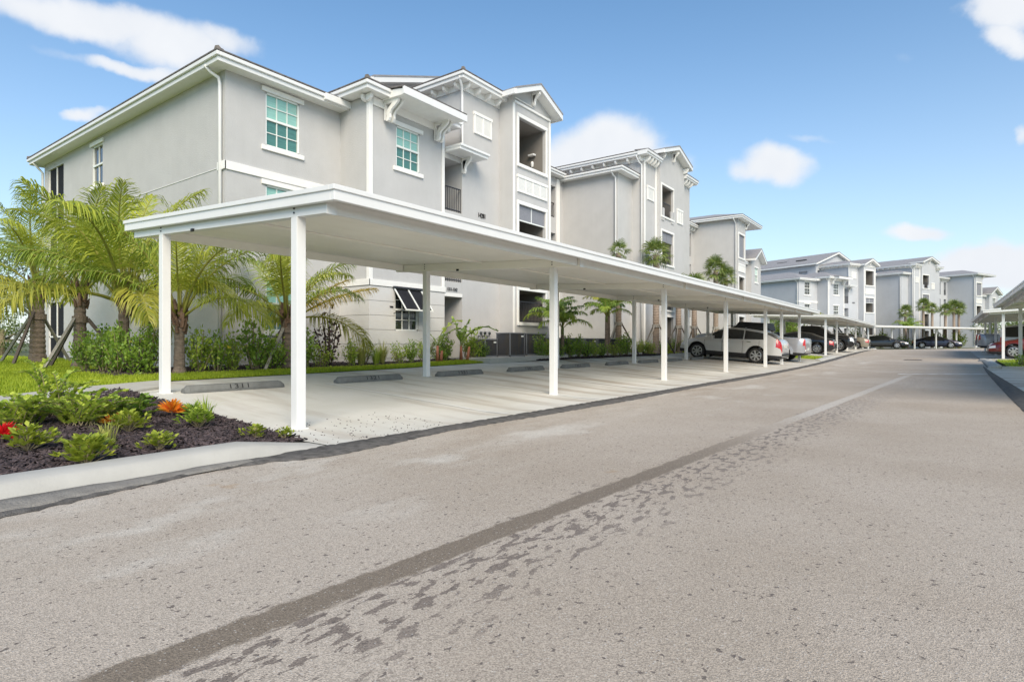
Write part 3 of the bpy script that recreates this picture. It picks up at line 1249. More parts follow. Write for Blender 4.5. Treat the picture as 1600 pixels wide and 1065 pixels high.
    def roof(self, x0, x1, y0, y1, z, oh=.4, pitch=.32, tiles=False, ends=(1, 1, 1, 1)):
        """hip roof on the rectangle; z = soffit height. ends: overhang factors for -x,+x,-y,+y"""
        a0, a1, b0, b1 = x0 - oh * ends[0], x1 + oh * ends[1], y0 - oh * ends[2], y1 + oh * ends[3]
        q = MB()
        q.box(a0 + .02, a1 - .02, b0 + .02, b1 - .02, z, z + .03)
        self.add(q, 'soffit', M_TRIM)
        q = MB()
        for lo, hi, o in ((-.02, .10, .0), (.10, .2, .055)):
            q.box(a0 - o, a1 + o, b0 - o, b0 + .03, z + lo, z + hi)
            q.box(a0 - o, a1 + o, b1 - .03, b1 + o, z + lo, z + hi)
            q.box(a0 - o, a0 + .03, b0 + .031, b1 - .031, z + lo, z + hi)
            q.box(a1 - .03, a1 + o, b0 + .031, b1 - .031, z + lo, z + hi)
        self.add(q, 'gutter', M_METALW, bevel=.012 if self.fine else 0)
        zz = z + .205
        W_, D_ = a1 - a0, b1 - b0
        h = min(W_, D_) / 2
        e = .02
        c = [(a0 - e, b0 - e, zz), (a1 + e, b0 - e, zz), (a1 + e, b1 + e, zz), (a0 - e, b1 + e, zz)]
        if W_ >= D_:
            r0, r1 = (a0 + h, (b0 + b1) / 2, zz + h * pitch), (a1 - h, (b0 + b1) / 2, zz + h * pitch)
            fs = [(c[0], c[1], r1, r0), (c[1], c[2], r1), (c[2], c[3], r0, r1), (c[3], c[0], r0)]
        else:
            r0, r1 = ((a0 + a1) / 2, b0 + h, zz + h * pitch), ((a0 + a1) / 2, b1 - h, zz + h * pitch)
            fs = [(c[0], c[1], r0), (c[1], c[2], r1, r0), (c[2], c[3], r1), (c[3], c[0], r0, r1)]
        q = MB()
        for f in fs:
            up = [(p[0], p[1], p[2] + .045) for p in f]
            q.quad(*up)
        for i in range(4):
            p, p2 = c[i], c[(i + 1) % 4]
            q.quad(p, p2, (p2[0], p2[1], p2[2] + .045), (p[0], p[1], p[2] + .045))
        rf = self.add(q, 'roof', self.roofm)
        if self.fine:
            q = MB()
            e2, t0, t1 = .062, zz + .012, zz + .044
            q.box(a0 - e2, a1 + e2, b0 - e2, b0 - e, t0, t1); q.box(a0 - e2, a1 + e2, b1 + e, b1 + e2, t0, t1)
            q.box(a0 - e2, a0 - e, b0 - e + .001, b1 + e - .001, t0, t1); q.box(a1 + e, a1 + e2, b0 - e + .001, b1 + e - .001, t0, t1)
            q.build('eave_tile_edge', M_TILE, rf)['kind'] = 'stuff'
        if tiles:
            q = MB()
            # barrel caps on the hips and the first course of tiles along the eaves
            for cc, rr in ((c[0], r0), (c[1], r1 if W_ >= D_ else r0), (c[2], r1), (c[3], r0 if W_ >= D_ else r1)):
                a, b = Vector(cc), Vector(rr)
                n = int((b - a).length / .32)
                for i in range(n):
                    p, s_ = a.lerp(b, i / n), a.lerp(b, (i + 1.12) / n)
                    q.tube([p + Vector((0, 0, .05)), s_ + Vector((0, 0, .035))], [.085, .07], 6)
            q.build('ridge_cap', M_TILE, rf)['kind'] = 'stuff'
        return rf

    def gable(self, xb, xf, y0, y1, z, peak, oh=.35, wallx=None, lip=.06):
        """ridge along x, gable facing +x. eave soffit height z at y0,y1; xf includes the overhang"""
        ym = (y0 + y1) / 2
        sl = (peak - z) / (ym - y0)
        e0, e1, ez = y0 - oh, y1 + oh, z - sl * oh
        q = MB(); s_ = MB(); r_ = MB()
        for ya, yb in ((e0, ym), (ym, e1)):
            za, zb = (ez, peak) if ya == e0 else (peak, ez)
            r_.hexa([(xb, ya, za + .17), (xf + .03, ya, za + .17), (xf + .03, yb, zb + .17), (xb, yb, zb + .17),
                     (xb, ya, za + .23), (xf + .03, ya, za + .23), (xf + .03, yb, zb + .23), (xb, yb, zb + .23)])
            s_.hexa([(xb, ya, za), (xf - .03, ya, za), (xf - .03, yb, zb), (xb, yb, zb),
                     (xb, ya, za + .03), (xf - .03, ya, za + .03), (xf - .03, yb, zb + .03), (xb, yb, zb + .03)])
            q.hexa([(xf - .03, ya, za - .03), (xf + .01, ya, za - .03), (xf + .01, yb, zb - .03), (xf - .03, yb, zb - .03),
                    (xf - .03, ya, za + .17), (xf + .01, ya, za + .17), (xf + .01, yb, zb + .17), (xf - .03, yb, zb + .17)])
        q.box(xb, xf - .03, e0 - lip, e0 + .02, ez - .02, ez + .16)
        q.box(xb, xf - .03, e1 - .02, e1 + lip, ez - .02, ez + .16)
        self.add(r_, 'roof', self.roofm)
        self.add(s_, 'soffit', M_TRIM)
        self.add(q, 'bargeboard', M_METALW)
        if wallx is not None:
            for wx in (wallx, xb + .02):
                t = MB()
                t.prism([(y0, z), (y1, z), (ym, peak)], 0, wx - .02, wx)
                self.add(t, 'gable_wall', self.wall)

    def bracket(self, x, y, z, d=.5, h=.62, w=.13, ax='x', sg=1, small=False):
        """curved corbel: top at z against the wall plane, reaching d outwards"""
        if small:
            prof = [(0, 0), (d, 0), (d, -h * .35), (d * .88, -h * .7), (d * .6, -h * .95), (d * .25, -h), (0, -h)]
        else:
            outer = [(d, -.1), (d * .93, -.24 * h), (d * .72, -.38 * h), (d * .5, -.5 * h), (d * .40, -.66 * h), (d * .42, -.84 * h), (d * .33, -.98 * h), (d * .18, -h)]
            inner = [(d * .12, -.93 * h), (d * .2, -.78 * h), (d * .17, -.6 * h), (d * .26, -.42 * h), (d * .46, -.28 * h), (d * .6, -.16 * h), (d * .58, -.1)]
            prof = [(0, 0), (d, 0)] + outer + inner + [(.06, -.1), (.06, -h * .92), (0, -h * .92)]
        q = MB()
        pts = [(px, pz) for px, pz in prof]
        # (prism axis 1 keeps x,z) / (axis 0 keeps y,z)
        if ax == 'x':
            q.prism([(x + sg * a, z + b) for a, b in pts], 1, y - w / 2, y + w / 2)
        else:
            q.prism([(y + sg * a, z + b) for a, b in pts], 0, x - w / 2, x + w / 2)
        return self.add(q, 'bracket', M_TRIM)


def build_apartment(loc, rz, wall, siding, roof, fine, label):
    B = Bld(loc, rz, wall, siding, roof, fine, label)
    lo = -.2
    # ---- end wing, three storeys
    w_side = [(-23.94, -23.04, 6.5, 7.9, .09), (-28.45, -26.76, 5.57, 7.86, 1.6), (-28.45, -26.76, 3.0, 5.2, 1.6), (-28.45, -26.76, .5, 2.65, 1.6)]
    wf = [(9.02, 10.07, 6.5, 7.97, .09), (9.02, 10.07, 3.96, 5.43, .09), (9.02, 10.07, 1.42, 2.89, .09)]
    B.walls([('y', 7.9, -28.9, -15, lo, 8.16, w_side, -1), ('x', -15, 7.9, 11.5, lo, 8.16, wf), ('x', -28.9, 7.9, 14.65, lo, 8.16, [(8.4, 10, 5.57, 7.86, 1)], -1)])
    B.window('y', 7.9, -1, -23.94, -23.04, 6.5, 7.9, 2, 2, dark=True)
    for h_ in wf:
        B.window('x', -15, 1, *h_[:4])
    B.trimbar('x', -15, 1, 7.86, 11.5, 5.59, 5.81)
    B.trimbar('y', 7.9, -1, -15.35, -14.96, 5.59, 5.81, .045)
    # score line round the side wall
    q = MB(); q.box(-28.8, -15.36, 7.885, 7.902, 5.66, 5.675); B.add(q, 'score_line', M_TRIM)
    # screened porches
    for z0, z1 in ((5.57, 7.86), (3.0, 5.2), (.5, 2.65)):
        q = MB(); q.box(-28.45, -26.76, 7.96, 7.97, z0, z1)
        sc = B.add(q, 'porch_screen', M_SCREEN)
        q = MB()
        q.box(-28.45, -26.76, 7.93, 7.96, z0 + .8, z0 + .86); q.box(-27.63, -27.57, 7.93, 7.96, z0, z1)
        q.box(-28.45, -28.40, 7.93, 7.96, z0, z1); q.box(-26.81, -26.76, 7.93, 7.96, z0, z1)
        q.build('screen_frame', M_TRIM, sc)
    B.roof(-28.9, -15, 7.9, 14.65, 8.16, .4, .30, tiles=fine)
    q = MB(); q.box(-14.62, -14.48, 10.6, 11.93, 8.17, 8.37); B.add(q, 'gutter', M_METALW, bevel=.02)
    B.downspout([(-15.25, 7.50, 8.20), (-15.23, 7.62, 8.06), (-15.15, 7.80, 7.95), (-15.15, 7.835, 7.8), (-15.15, 7.835, .5)])
    B.downspout([(-28.8, 7.5, 8.18), (-28.92, 7.7, 8.0), (-28.95, 7.85, 7.85), (-28.95, 7.85, .5)])
    # ---- bay with the bracketed hood
    bw = [(12.56, 13.57, 6.54, 7.82, .09), (12.56, 13.57, 4.0, 5.28, .09), (12.51, 13.50, 1.47, 2.74, .09)]
    B.walls([('y', 11.5, -15, -13.66, lo, 8.38, (), -1), ('x', -13.66, 11.5, 14.73, lo, 8.38, bw), ('y', 14.73, -17.1, -13.66, lo, 8.38, ())])
    for i, h_ in enumerate(bw):
        B.window('x', -13.66, 1, *h_[:4], trims=(i < 2), dark=(i == 2))
    for y_ in (11.5, 14.61):
        B.trimbar('x', -13.66, 1, y_ - .0, y_ + .12, 2.98, 8.3, .03, 'corner_trim')
    B.trimbar('y', 11.5, -1, -13.75, -13.63, 2.98, 8.3, .03, 'corner_trim')
    B.trimbar('x', -13.66, 1, 11.46, 14.77, 2.80, 2.98, .045)
    B.trimbar('y', 11.5, -1, -15.0, -13.615, 2.80, 2.98, .045)
    # ruled courses on the ground storey
    n = 6
    for k in range(n):
        z0, z1 = .2 + (2.79 - .2) * k / n, .2 + (2.79 - .2) * (k + 1) / n - .014
        if z1 < 1.47:
            q = MB(); q.box(-13.66, -13.642, 11.5, 14.73, z0, z1); B.add(q, 'wall_course', siding)
        else:
            for u0, u1 in ((11.5, 12.49), (13.52, 14.73)):
                q = MB(); q.box(-13.66, -13.642, u0, u1, z0, z1); B.add(q, 'wall_course', siding)
            if z0 < 1.45:
                q = MB(); q.box(-13.66, -13.642, 12.491, 13.519, z0, 1.45); B.add(q, 'wall_course', siding)
        q = MB(); q.box(-15.0, -13.6425, 11.482, 11.5, z0, z1)
        B.add(q, 'wall_course', siding)
    # tilt-out screen over the ground window
    q = MB()
    y0_, y1_ = 12.42, 13.6
    top, bot, out = 2.78, 2.12, .52
    for a, b in ((y0_, y0_ + .04), ((y0_ + y1_) / 2 - .02, (y0_ + y1_) / 2 + .02), (y1_ - .04, y1_)):
        q.hexa([(-13.60, a, top - .04), (-13.60 + out, a, bot - .04), (-13.60 + out, b, bot - .04), (-13.60, b, top - .04),
                (-13.60, a, top), (-13.60 + out, a, bot), (-13.60 + out, b, bot), (-13.60, b, top)])
    q.box(-13.6 + out - .02, -13.6 + out + .02, y0_, y1_, bot - .05, bot - .005)
    aw = B.add(q, 'awning', M_FRAME)
    q = MB()
    q.hexa([(-13.61, y0_ + .03, top - .05), (-13.61 + out, y0_ + .03, bot - .05), (-13.61 + out, y1_ - .03, bot - .05), (-13.61, y1_ - .03, top - .05),
            (-13.61, y0_ + .03, top - .03), (-13.61 + out, y0_ + .03, bot - .03), (-13.61 + out, y1_ - .03, bot - .03), (-13.61, y1_ - .03, top - .03)])
    q.build('awning_screen', M_SCREEN, aw)
    q = MB(); q.box(-13.66, -13.55, y0_ - .03, y1_ + .03, top - .01, top + .05)
    q.tube([(-13.62, y0_ - .02, 2.2), (-13.62, y0_ - .14, 2.2)], .02, 6)
    q.tube([(-13.64, y0_ + .02, 2.0), (-13.6 + out, y0_ + .02, bot)], .01, 6)
    q.build('awning_arm', M_IRON, aw)
    # bay roof
    B.roof(-18.5, -13.66, 11.5, 14.73, 8.40, .4, .36, tiles=fine)
    ya, yb = 11.95, 14.62
    q = MB()
    q.prism([(-13.64, 8.37), (-12.66, 8.33), (-12.66, 8.50), (-13.1, 8.57), (-13.64, 8.57)], 1, ya, yb)
    B.add(q, 'hood', M_TRIM)
    q = MB()
    q.prism([(-12.60, 8.53), (-13.25, 8.62), (-13.25, 8.66), (-12.58, 8.57)], 1, ya - .05, yb + .05)
    B.add(q, 'hood_roof', M_TILE)
    q = MB()
    q.box(-12.66, -12.58, ya - .06, yb + .06, 8.31, 8.53)
    B.add(q, 'fascia', M_METALW, bevel=.008)
    B.trimbar('x', -13.66, 1, 11.62, 14.61, 8.14, 8.38, .05, 'frieze')
    for yy in (12.06, 12.22, 14.22, 14.38):
        B.bracket(-13.61, yy, 8.36, .62, .62, .075)
    B.bracket(-13.66, 11.42, 8.37, .22, .18, .1, small=True)
    B.bracket(-13.74, 11.5, 8.37, .22, .18, .1, 'y', -1, small=True)
    B.bracket(-13.66, 14.78, 8.37, .22, .18, .1, small=True)
    # ---- open stair passage between bay and tower
    B.walls([('x', -15.5, 14.73, 15.65, lo, 8.0), ('y', 15.65, -17.1, -13.66, lo, 10.2, (), -1)])
    for z0, z1 in ((2.68, 3.2), (5.05, 5.62), (7.38, 7.62)):
        q = MB(); q.box(-15.5, -13.665, 14.735, 15.645, z0, z1); B.add(q, 'floor_slab', wall)
    for z0 in (.62, 3.22, 5.64):
        q = MB(); q.box(-15.5, -15.46, 14.82, 15.36, z0, z0 + 1.75); d_ = B.add(q, 'door', M_DOOR)
        q = MB(); q.tube([(-15.44, 15.28, z0 + .85), (-15.40, 15.28, z0 + .85)], .025, 8); q.build('handle', M_IRON, d_)
    B.railing('x', -13.66, 1, 14.85, 15.62, 5.62, .85, -.05)
    B.railing('x', -13.66, 1, 14.85, 15.62, 3.2, .85, -.05)
    q = MB()
    q.box(-13.66, -12.98, 14.78, 16.28, 7.56, 7.72); q.box(-13.66, -12.92, 14.76, 16.32, 7.66, 7.74)
    B.add(q, 'entry_hood', M_METALW, bevel=.01)
    B.bracket(-13.66, 15.66, 7.56, .42, .55, .09)
    B.trimbar('x', -13.66, 1, 14.74, 15.65, 2.68, 2.80, .02)
    # ---- stair tower
    B.walls([('x', -13.66, 15.65, 17.79, lo, 10.2), ('y', 17.79, -13.66, -13.02, lo, 10.2, (), -1)])
    oh_ = [(18.16, 20.02, 7.9, 9.66, 1.9), (18.16, 20.02, 4.63, 6.36, 1.9), (18.16, 20.02, 1.88, 3.1, 1.9)]
    B.walls([('x', -13.02, 17.79, 20.4, lo, 10.25, oh_), ('y', 20.4, -17.1, -13.02, lo, 10.2)])
    B.louver('x', -13.66, 1, 16.28, 17.28, 8.65, 9.37, 2)
    for h_ in oh_:
        B.opening_trim('x', -13.02, 1, *h_[:4])
    B.louver('x', -13.02, 1, 18.07, 20.1, 6.82, 7.42, 4)
    for y_ in (17.79, 20.28):
        B.trimbar('x', -13.02, 1, y_, y_ + .12, .6, 10.1, .03, 'corner_trim')
    # roller shade in the middle opening, railing in the lowest
    for a_, b_ in ((18.16, 19.07), (19.11, 20.02)):
        q = MB(); q.box(-13.10, -13.07, a_, b_, 5.80, 6.34); B.add(q, 'roller_shade', M_SHADE)
    q = MB(); q.box(-13.11, -13.06, 18.16, 20.02, 5.75, 5.795); B.add(q, 'shade_rail', M_FRAME)
    q = MB(); q.box(-13.11, -13.06, 19.071, 19.109, 5.796, 6.35); B.add(q, 'shade_rail', M_FRAME)
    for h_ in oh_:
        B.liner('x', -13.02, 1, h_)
    B.railing('x', -13.02, 1, 18.18, 20.0, 1.88, .82, -.15)
    if fine:
        q = MB(); q.box(-13.75, -13.45, 19.82, 19.99, 8.72, 8.80); B.add(q, 'wall_lamp', M_METALW, bevel=.02)
        q = MB(); q.tube([(-13.6, 19.93, 8.28), (-13.6, 19.93, 8.42), (-13.6, 19.93, 8.5)], [.05, .07, .05], 10); B.add(q, 'wall_lamp', M_METALW)
    B.roof(-17.1, -13.66, 15.65, 17.79, 10.2, .4, .34, tiles=fine, ends=(1, 1, 1, .0))
    B.trimbar('x', -13.66, 1, 15.65, 17.79, 9.98, 10.2, .04, 'frieze')
    B.trimbar('y', 15.65, -1, -17.1, -13.62, 9.98, 10.2, .04, 'frieze')
    for yy in (15.72, 16.3, 16.9, 17.5):
        B.bracket(-13.62, yy, 10.19, .26, .2, .09, small=True)
    for xx in (-13.75, -14.3, -14.85, -15.4, -16.0, -16.6):
        B.bracket(xx, 15.61, 10.19, .26, .2, .09, 'y', -1, small=True)
    q = MB(); q.face('x', -13.021, 17.79, 20.4, 10.249, 10.40); q.face('y', 17.795, -17.1, -13.02, 10.15, 10.45, sign=-1); B.add(q, 'wall', wall)
    B.gable(-17.1, -12.62, 17.79, 20.4, 10.38, 10.93, .32, wallx=-13.03)
    q = MB()
    q.tube([(-12.98, 17.9, 10.3), (-12.98, 19.095, 10.3)], .02, 4)
    q.box(-13.02, -12.96, 17.85, 20.34, 10.12, 10.2)
    B.add(q, 'gable_trim', M_TRIM)
    B.bracket(-13.02, 19.095, 10.85, .36, .5, .09)
    B.downspout([(-13.42, 15.25, 10.28), (-13.5, 15.45, 10.0), (-13.6, 15.58, 9.85), (-13.61, 15.60, 9.7), (-13.61, 15.60, 7.8), (-13.5, 15.66, 7.72)])
    # ---- main block behind, gabled towards the road
    B.walls([('y', 14.65, -28.9, -17.1, lo, 10.7, [(-19.4, -18.2, 9.1, 9.9, .3), (-22.6, -20.4, 9.1, 9.9, .3)], -1), ('x', -17.1, 14.65, 23.4, lo, 10.7, [(15.0, 15.6, 9.1, 9.9, .3)]), ('x', -28.9, 14.65, 56, lo, 9.9, (), -1), ('y', 23.4, -28.9, -17.1, lo, 10.7)])
    B.gable(-29.3, -16.7, 14.65, 23.4, 10.72, 12.25, .4, wallx=-17.1)
    # ---- recess with balconies
    rh = [(25.3, 26.84, 7.8, 9.45, 1.5), (25.3, 26.84, 5.25, 6.95, 1.5), (25.3, 26.84, 2.8, 4.5, 1.5), (25.3, 26.84, .6, 2.1, 1.5), (21.5, 23.5, 7.8, 9.45, 1.5), (21.5, 23.5, 5.25, 6.95, 1.5)]
    B.walls([('x', -16.8, 20.4, 27.6, lo, 9.95, rh)])
    for h_ in rh[:3]:
        B.railing('x', -16.8, 1, h_[0], h_[1], h_[2], .8, -.1)
        q = MB(); q.box(-17.3, -17.28, h_[0], h_[1], h_[2], h_[3]); B.add(q, 'balcony_screen', M_SCREEN)
    B.trimbar('x', -16.8, 1, 26.9, 27.2, .5, 9.9, .06, 'corner_trim')
    B.roof(-28.9, -16.8, 23.6, 27.6, 9.97, .4, .25)
    # ---- centre block
    B.walls([('y', 27.6, -16.8, -13.5, lo, 9.85, (), -1), ('x', -13.5, 27.6, 29.33, lo, 9.85)])
    B.roof(-17.5, -13.5, 27.6, 29.4, 9.85, .4, .3)
    B.downspout([(-13.7, 27.2, 9.9), (-13.68, 27.4, 9.7), (-13.62, 27.54, 9.6), (-13.62, 27.54, .6)])
    B.walls([('y', 29.33, -28.9, -12.84, lo, 10.98, (), -1), ('x', -12.84, 29.33, 30.95, lo, 10.98), ('y', 30.95, -12.84, -12.6, lo, 10.5, (), -1)])
    ch = [(31.16, 32.87, 8.15, 9.85, 1.6), (31.16, 32.87, 5.5, 7.3, 1.6), (31.16, 32.87, 2.95, 4.75, 1.6), (31.16, 32.87, .6, 2.55, 1.6)]
    B.walls([('x', -12.6, 30.95, 34.7, lo, 11.56, ch), ('y', 34.7, -22, -12.6, 10.5, 11.56), ('y', 30.95, -22, -12.6, 10.5, 11.56, (), -1), ('y', 34.7, -12.84, -12.6, lo, 10.5)])
    B.walls([('x', -12.84, 34.7, 36.3, lo, 10.98), ('y', 36.3, -28.9, -12.84, lo, 10.98), ('x', -13.5, 36.3, 38.0, lo, 9.85), ('y', 38, -28.9, -13.5, lo, 9.85)])
    B.louver('x', -12.84, 1, 29.75, 30.6, 8.8, 9.5, 1)
    B.louver('x', -12.6, 1, 33.5, 34.35, 8.1, 8.9, 2)
    for h_ in ch:
        B.opening_trim('x', -12.6, 1, *h_[:4], w=.09)
        B.railing('x', -12.6, 1, h_[0] + .35, h_[1] - .35, h_[2] - .0, .8, -.04)
    for h_ in ch[:1]:
        for a_, b_ in ((h_[0] - .05, h_[0] + .35), (h_[1] - .35, h_[1] + .05)):
            q = MB(); q.box(-12.7, -12.56, a_, b_, h_[2] - .25, h_[2] + .45); B.add(q, 'parapet', wall)
    for a_, b_ in ((31.18, 31.99), (32.03, 32.85)):
        q = MB(); q.box(-12.7, -12.66, a_, b_, 6.75, 7.28); B.add(q, 'roller_shade', M_SHADE)
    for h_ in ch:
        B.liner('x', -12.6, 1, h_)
    B.trimbar('x', -12.84, 1, 30.83, 30.95, .6, 10.9, .05, 'corner_trim')
    B.trimbar('x', -12.84, 1, 29.33, 29.45, .6, 10.9, .05, 'corner_trim')
    B.roof(-28.9, -13.3, 29.33, 36.3, 10.98, .4, .30)
    for a_, b_ in ((28.93, 30.93), (34.72, 36.7)):
        q = MB(); q.prism([(-13.0, 10.981), (-12.46, 10.981), (-12.46, 11.07), (-12.40, 11.08), (-12.40, 11.19), (-13.0, 11.19)], 1, a_ - .052, b_); B.add(q, 'gutter', M_METALW)
        q = MB(); q.prism([(-12.92, 11.2), (-12.38, 11.195), (-12.38, 11.23), (-13.2, 11.30)], 1, a_ - .05, b_); B.add(q, 'roof', roof)
    B.trimbar('x', -12.84, 1, 29.33, 36.3, 10.74, 10.98, .04, 'frieze')
    B.trimbar('y', 29.33, -1, -28.9, -12.8, 10.74, 10.98, .04, 'frieze')
    for yy in (29.4, 29.8, 30.2, 30.6, 34.95, 35.4, 35.9):
        B.bracket(-12.8, yy, 10.97, .3, .28, .1, small=True)
    for k in range(10):
        B.bracket(-12.95 - .7 * k, 29.29, 10.97, .3, .26, .1, 'y', -1, small=True)
    B.downspout([(-13.1, 28.93, 11.0), (-13.05, 29.1, 10.7), (-12.95, 29.27, 10.55), (-12.95, 29.27, .6)])
    B.gable(-22, -12.2, 30.95, 34.7, 11.55, 12.15, .32, wallx=-12.61)
    B.bracket(-12.6, 32.82, 12.0, .38, .55, .1)
    for yy in (31.05, 34.6):
        B.bracket(-12.6, yy, 11.5, .3, .28, .1, small=True)
    # ---- second recess
    r2 = [(y0, y1, z0, z1, 1.5) for y0, y1 in ((45.15, 46.1), (47.12, 47.85)) for z0, z1 in ((8.2, 10.1), (5.7, 7.55), (3.2, 5.0), (.6, 2.5))]
    B.walls([('x', -16.8, 38, 48.3, lo, 10.55, r2)])
    for h_ in r2:
        B.railing('x', -16.8, 1, h_[0], h_[1], h_[2], .8, -.1)
        q = MB(); q.box(-17.1, -17.08, h_[0], h_[1], h_[2], h_[3]); B.add(q, 'balcony_screen', M_SCREEN)
    B.roof(-28.9, -16.8, 38.4, 48.6, 10.57, .45, .2)
    for k in range(6):
        B.bracket(-16.8, 44.9 + .62 * k, 10.56, .3, .3, .12, small=True)
    # ---- far tower
    th = [(48.55, 50.2, 7.95, 9.8, 1.8), (48.55, 50.2, 4.63, 6.4, 1.8), (48.55, 50.2, 1.9, 3.2, 1.8)]
    B.walls([('y', 48.3, -28.9, -13.2, lo, 10.95, (), -1), ('x', -13.2, 48.3, 50.6, lo, 10.95, th), ('y', 50.6, -28.9, -13.2, lo, 10.95)])
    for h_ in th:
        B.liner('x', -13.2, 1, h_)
        B.opening_trim('x', -13.2, 1, *h_[:4])
    B.louver('x', -13.2, 1, 48.45, 50.3, 6.8, 7.4, 4)
    q = MB(); q.box(-13.3, -13.27, 48.55, 50.2, 8.0, 9.78); B.add(q, 'roller_shade', M_SHADE)
    B.roof(-28.9, -13.2, 48.3, 53.6, 10.97, .45, .28)
    B.downspout([(-13.45, 47.85, 11.0), (-13.4, 48.05, 10.8), (-13.35, 48.24, 10.6), (-13.35, 48.24, .6)])
    B.bracket(-13.2, 50.5, 10.9, .35, .5, .1)
    # ---- far bay and wing
    fw = [(55.4, 56.4, 6.56, 7.84, .09), (55.4, 56.4, 4.0, 5.28, .09), (55.4, 56.4, 1.47, 2.74, .09)]
    B.walls([('x', -14.2, 50.6, 54.2, lo, 8.0, [(50.9, 52.0, 5.3, 7.6, 1.5), (50.9, 52, .6, 2.8, 1.5)]), ('y', 54.2, -20, -13.66, lo, 8.5, (), -1), ('x', -13.66, 54.2, 57.5, lo, 8.5, fw), ('y', 57.5, -15, -13.66, lo, 8.5)])
    for h_ in fw:
        B.window('x', -13.66, 1, *h_[:4])
    B.gable(-20, -13.2, 54.2, 57.5, 8.5, 9.35, .35, wallx=-13.67)
    B.roof(-18, -14.2, 50.9, 53.9, 8.0, .3, .2)
    B.walls([('x', -15, 57.5, 61.0, lo, 8.16, [(58.6, 59.6, 6.5, 7.97, .09)]), ('y', 61, -28.9, -15, lo, 8.16), ('x', -28.9, 50, 61.0, lo, 8.16, (), -1)])
    B.window('x', -15, 1, 58.6, 59.6, 6.5, 7.97)
    B.roof(-28.9, -15, 54, 61.0, 8.16, .4, .3)
    return B


b1 = build_apartment((-15, 7.9, 0), 0, M_WALL, M_SIDING, M_ROOFB, True, 'warm grey apartment building right behind the nearest carport, numbered 14281')
b2 = build_apartment((-13.41, 73.78, .19), -.39376, M_WALLB, M_SIDINGB, M_ROOFB, False, 'blue grey apartment building with its full roof in view at the end of the lane')
# dark vents and flashing on the far roof
for x_, y_, z_ in ((-19, 9.2, 8.75), (-21.5, 9.2, 8.75), (-20, 16.2, 11.5), (-23, 16.6, 11.55), (-26, 16.8, 11.6)):
    q = MB(); q.box(x_ - .7, x_ + .7, y_ - .1, y_ + .1, z_, z_ + .12)
    b2.add(q, 'roof_vent', M_IRON)
# numbers on building 1
me = text_mesh('14281', .24, .01, 1.05)
t = part('building_number', me, b1.root, (1.36, 8.83, 5.66), (R(90), 0, R(90)))
t.scale = (.72, 1, 1)
me = text_mesh('1311-1342', .155, .008, 1.0)
t = part('unit_sign', me, b1.root, (1.365, 7.22, 2.88), (R(90), 0, R(90)))
t.scale = (.78, 1, 1)
me = text_mesh('14271', .24, .01, 1.05)
t = part('building_number', me, b2.root, (1.36, 8.83, 5.66), (R(90), 0, R(90)))

# meters and the hose bib by the passage
for k, y_ in enumerate((16.55, 16.78, 17.05)):
    r = empty('electric_meter', (-13.64, y_, 1.35))
    tag(r, ['grey meter on the tower wall, leftmost of three above the small air conditioner', 'grey meter on the tower wall, middle of three', 'grey meter on the tower wall, rightmost of three, next to the corner'][k], 'meter', 'electric meters on the tower wall')
    q = MB(); q.box(0, .08, -.07, .07, 0, .18); q.build('meter_box', M_PVC, r, bevel=.01)
    q = MB(); q.tube([(.08, 0, .10), (.13, 0, .10)], .05, 12); q.build('meter_glass', M_GLASS_DK, r)
    q = MB(); q.tube([(.04, 0, 0), (.04, 0, -.35)], .02, 8); q.build('conduit', M_PVC, r)
r = empty('hose_bib', (-13.66, 16.05, 1.15))
tag(r, 'small round vent cap with a pipe on the wall left of the meters', 'wall vent')
q = MB(); q.tube([(0, 0, 0), (.06, 0, 0)], .09, 14); q.build('cap', M_PVC, r)
q = MB(); q.tube([(.06, 0, 0), (.075, 0, 0)], .05, 14); q.build('opening', M_IRON, r)


# ================================================================== AIR CONDITIONERS
def acmat(name, a, b_):
    return mat(name, a, .35, .0, 1.6, col2=b_, metal=.55, stretch=(1, 5, .6))


AC1 = acmat('condenser_grille', (.11, .135, .18), (.19, .17, .15))
AC2 = acmat('condenser_grille_blue', (.07, .085, .12), (.16, .17, .20))
AC_TOP = mat('condenser_casing', (.20, .21, .23), .45, .05, 3)


def ac_unit(x, y0, y1, z0, z1, m, label, d=.75):
    r = empty('air_conditioner', (x, (y0 + y1) / 2, z0))
    tag(r, label, 'air conditioner', 'condenser units along the wall')
    w, h = (y1 - y0), z1 - z0
    q = MB()
    q.box(-d + .03, -.03, -w / 2 + .02, w / 2 - .02, .04, h - .05)
    q.build('body', m, r)
    q = MB()
    for xx in (-.04, -d):
        for yy in (-w / 2, w / 2 - .04):
            q.box(xx, xx + .04, yy, yy + .04, .0, h - .04)
    q.box(-d, 0, -w / 2, w / 2, .0, .05)
    q.build('frame', AC_TOP, r)
    q = MB(); q.box(-d - .01, .01, -w / 2 - .01, w / 2 + .01, h - .045, h); q.build('lid', AC_TOP, r, bevel=.01)
    me = None
    n = int(w / .045)
    q = MB()
    for i in range(n):
        yy = -w / 2 + .045 + (w - .09) * i / (n - 1)
        q.box(-.03, -.005, yy - .004, yy + .004, .05, h - .05)
    n2 = int(d / .045)
    for i in range(n2):
        xx = -d + .03 + (d - .06) * i / (n2 - 1)
        q.box(xx - .004, xx + .004, -w / 2 - .003, -w / 2 + .02, .05, h - .05)
    q.build('fin', m, r)['kind'] = 'stuff'
    q = MB(); q.box(-.003, .004, w / 2 - .22, w / 2 - .08, h - .16, h - .10); q.build('label_plate', M_FRAME, r)
    return r


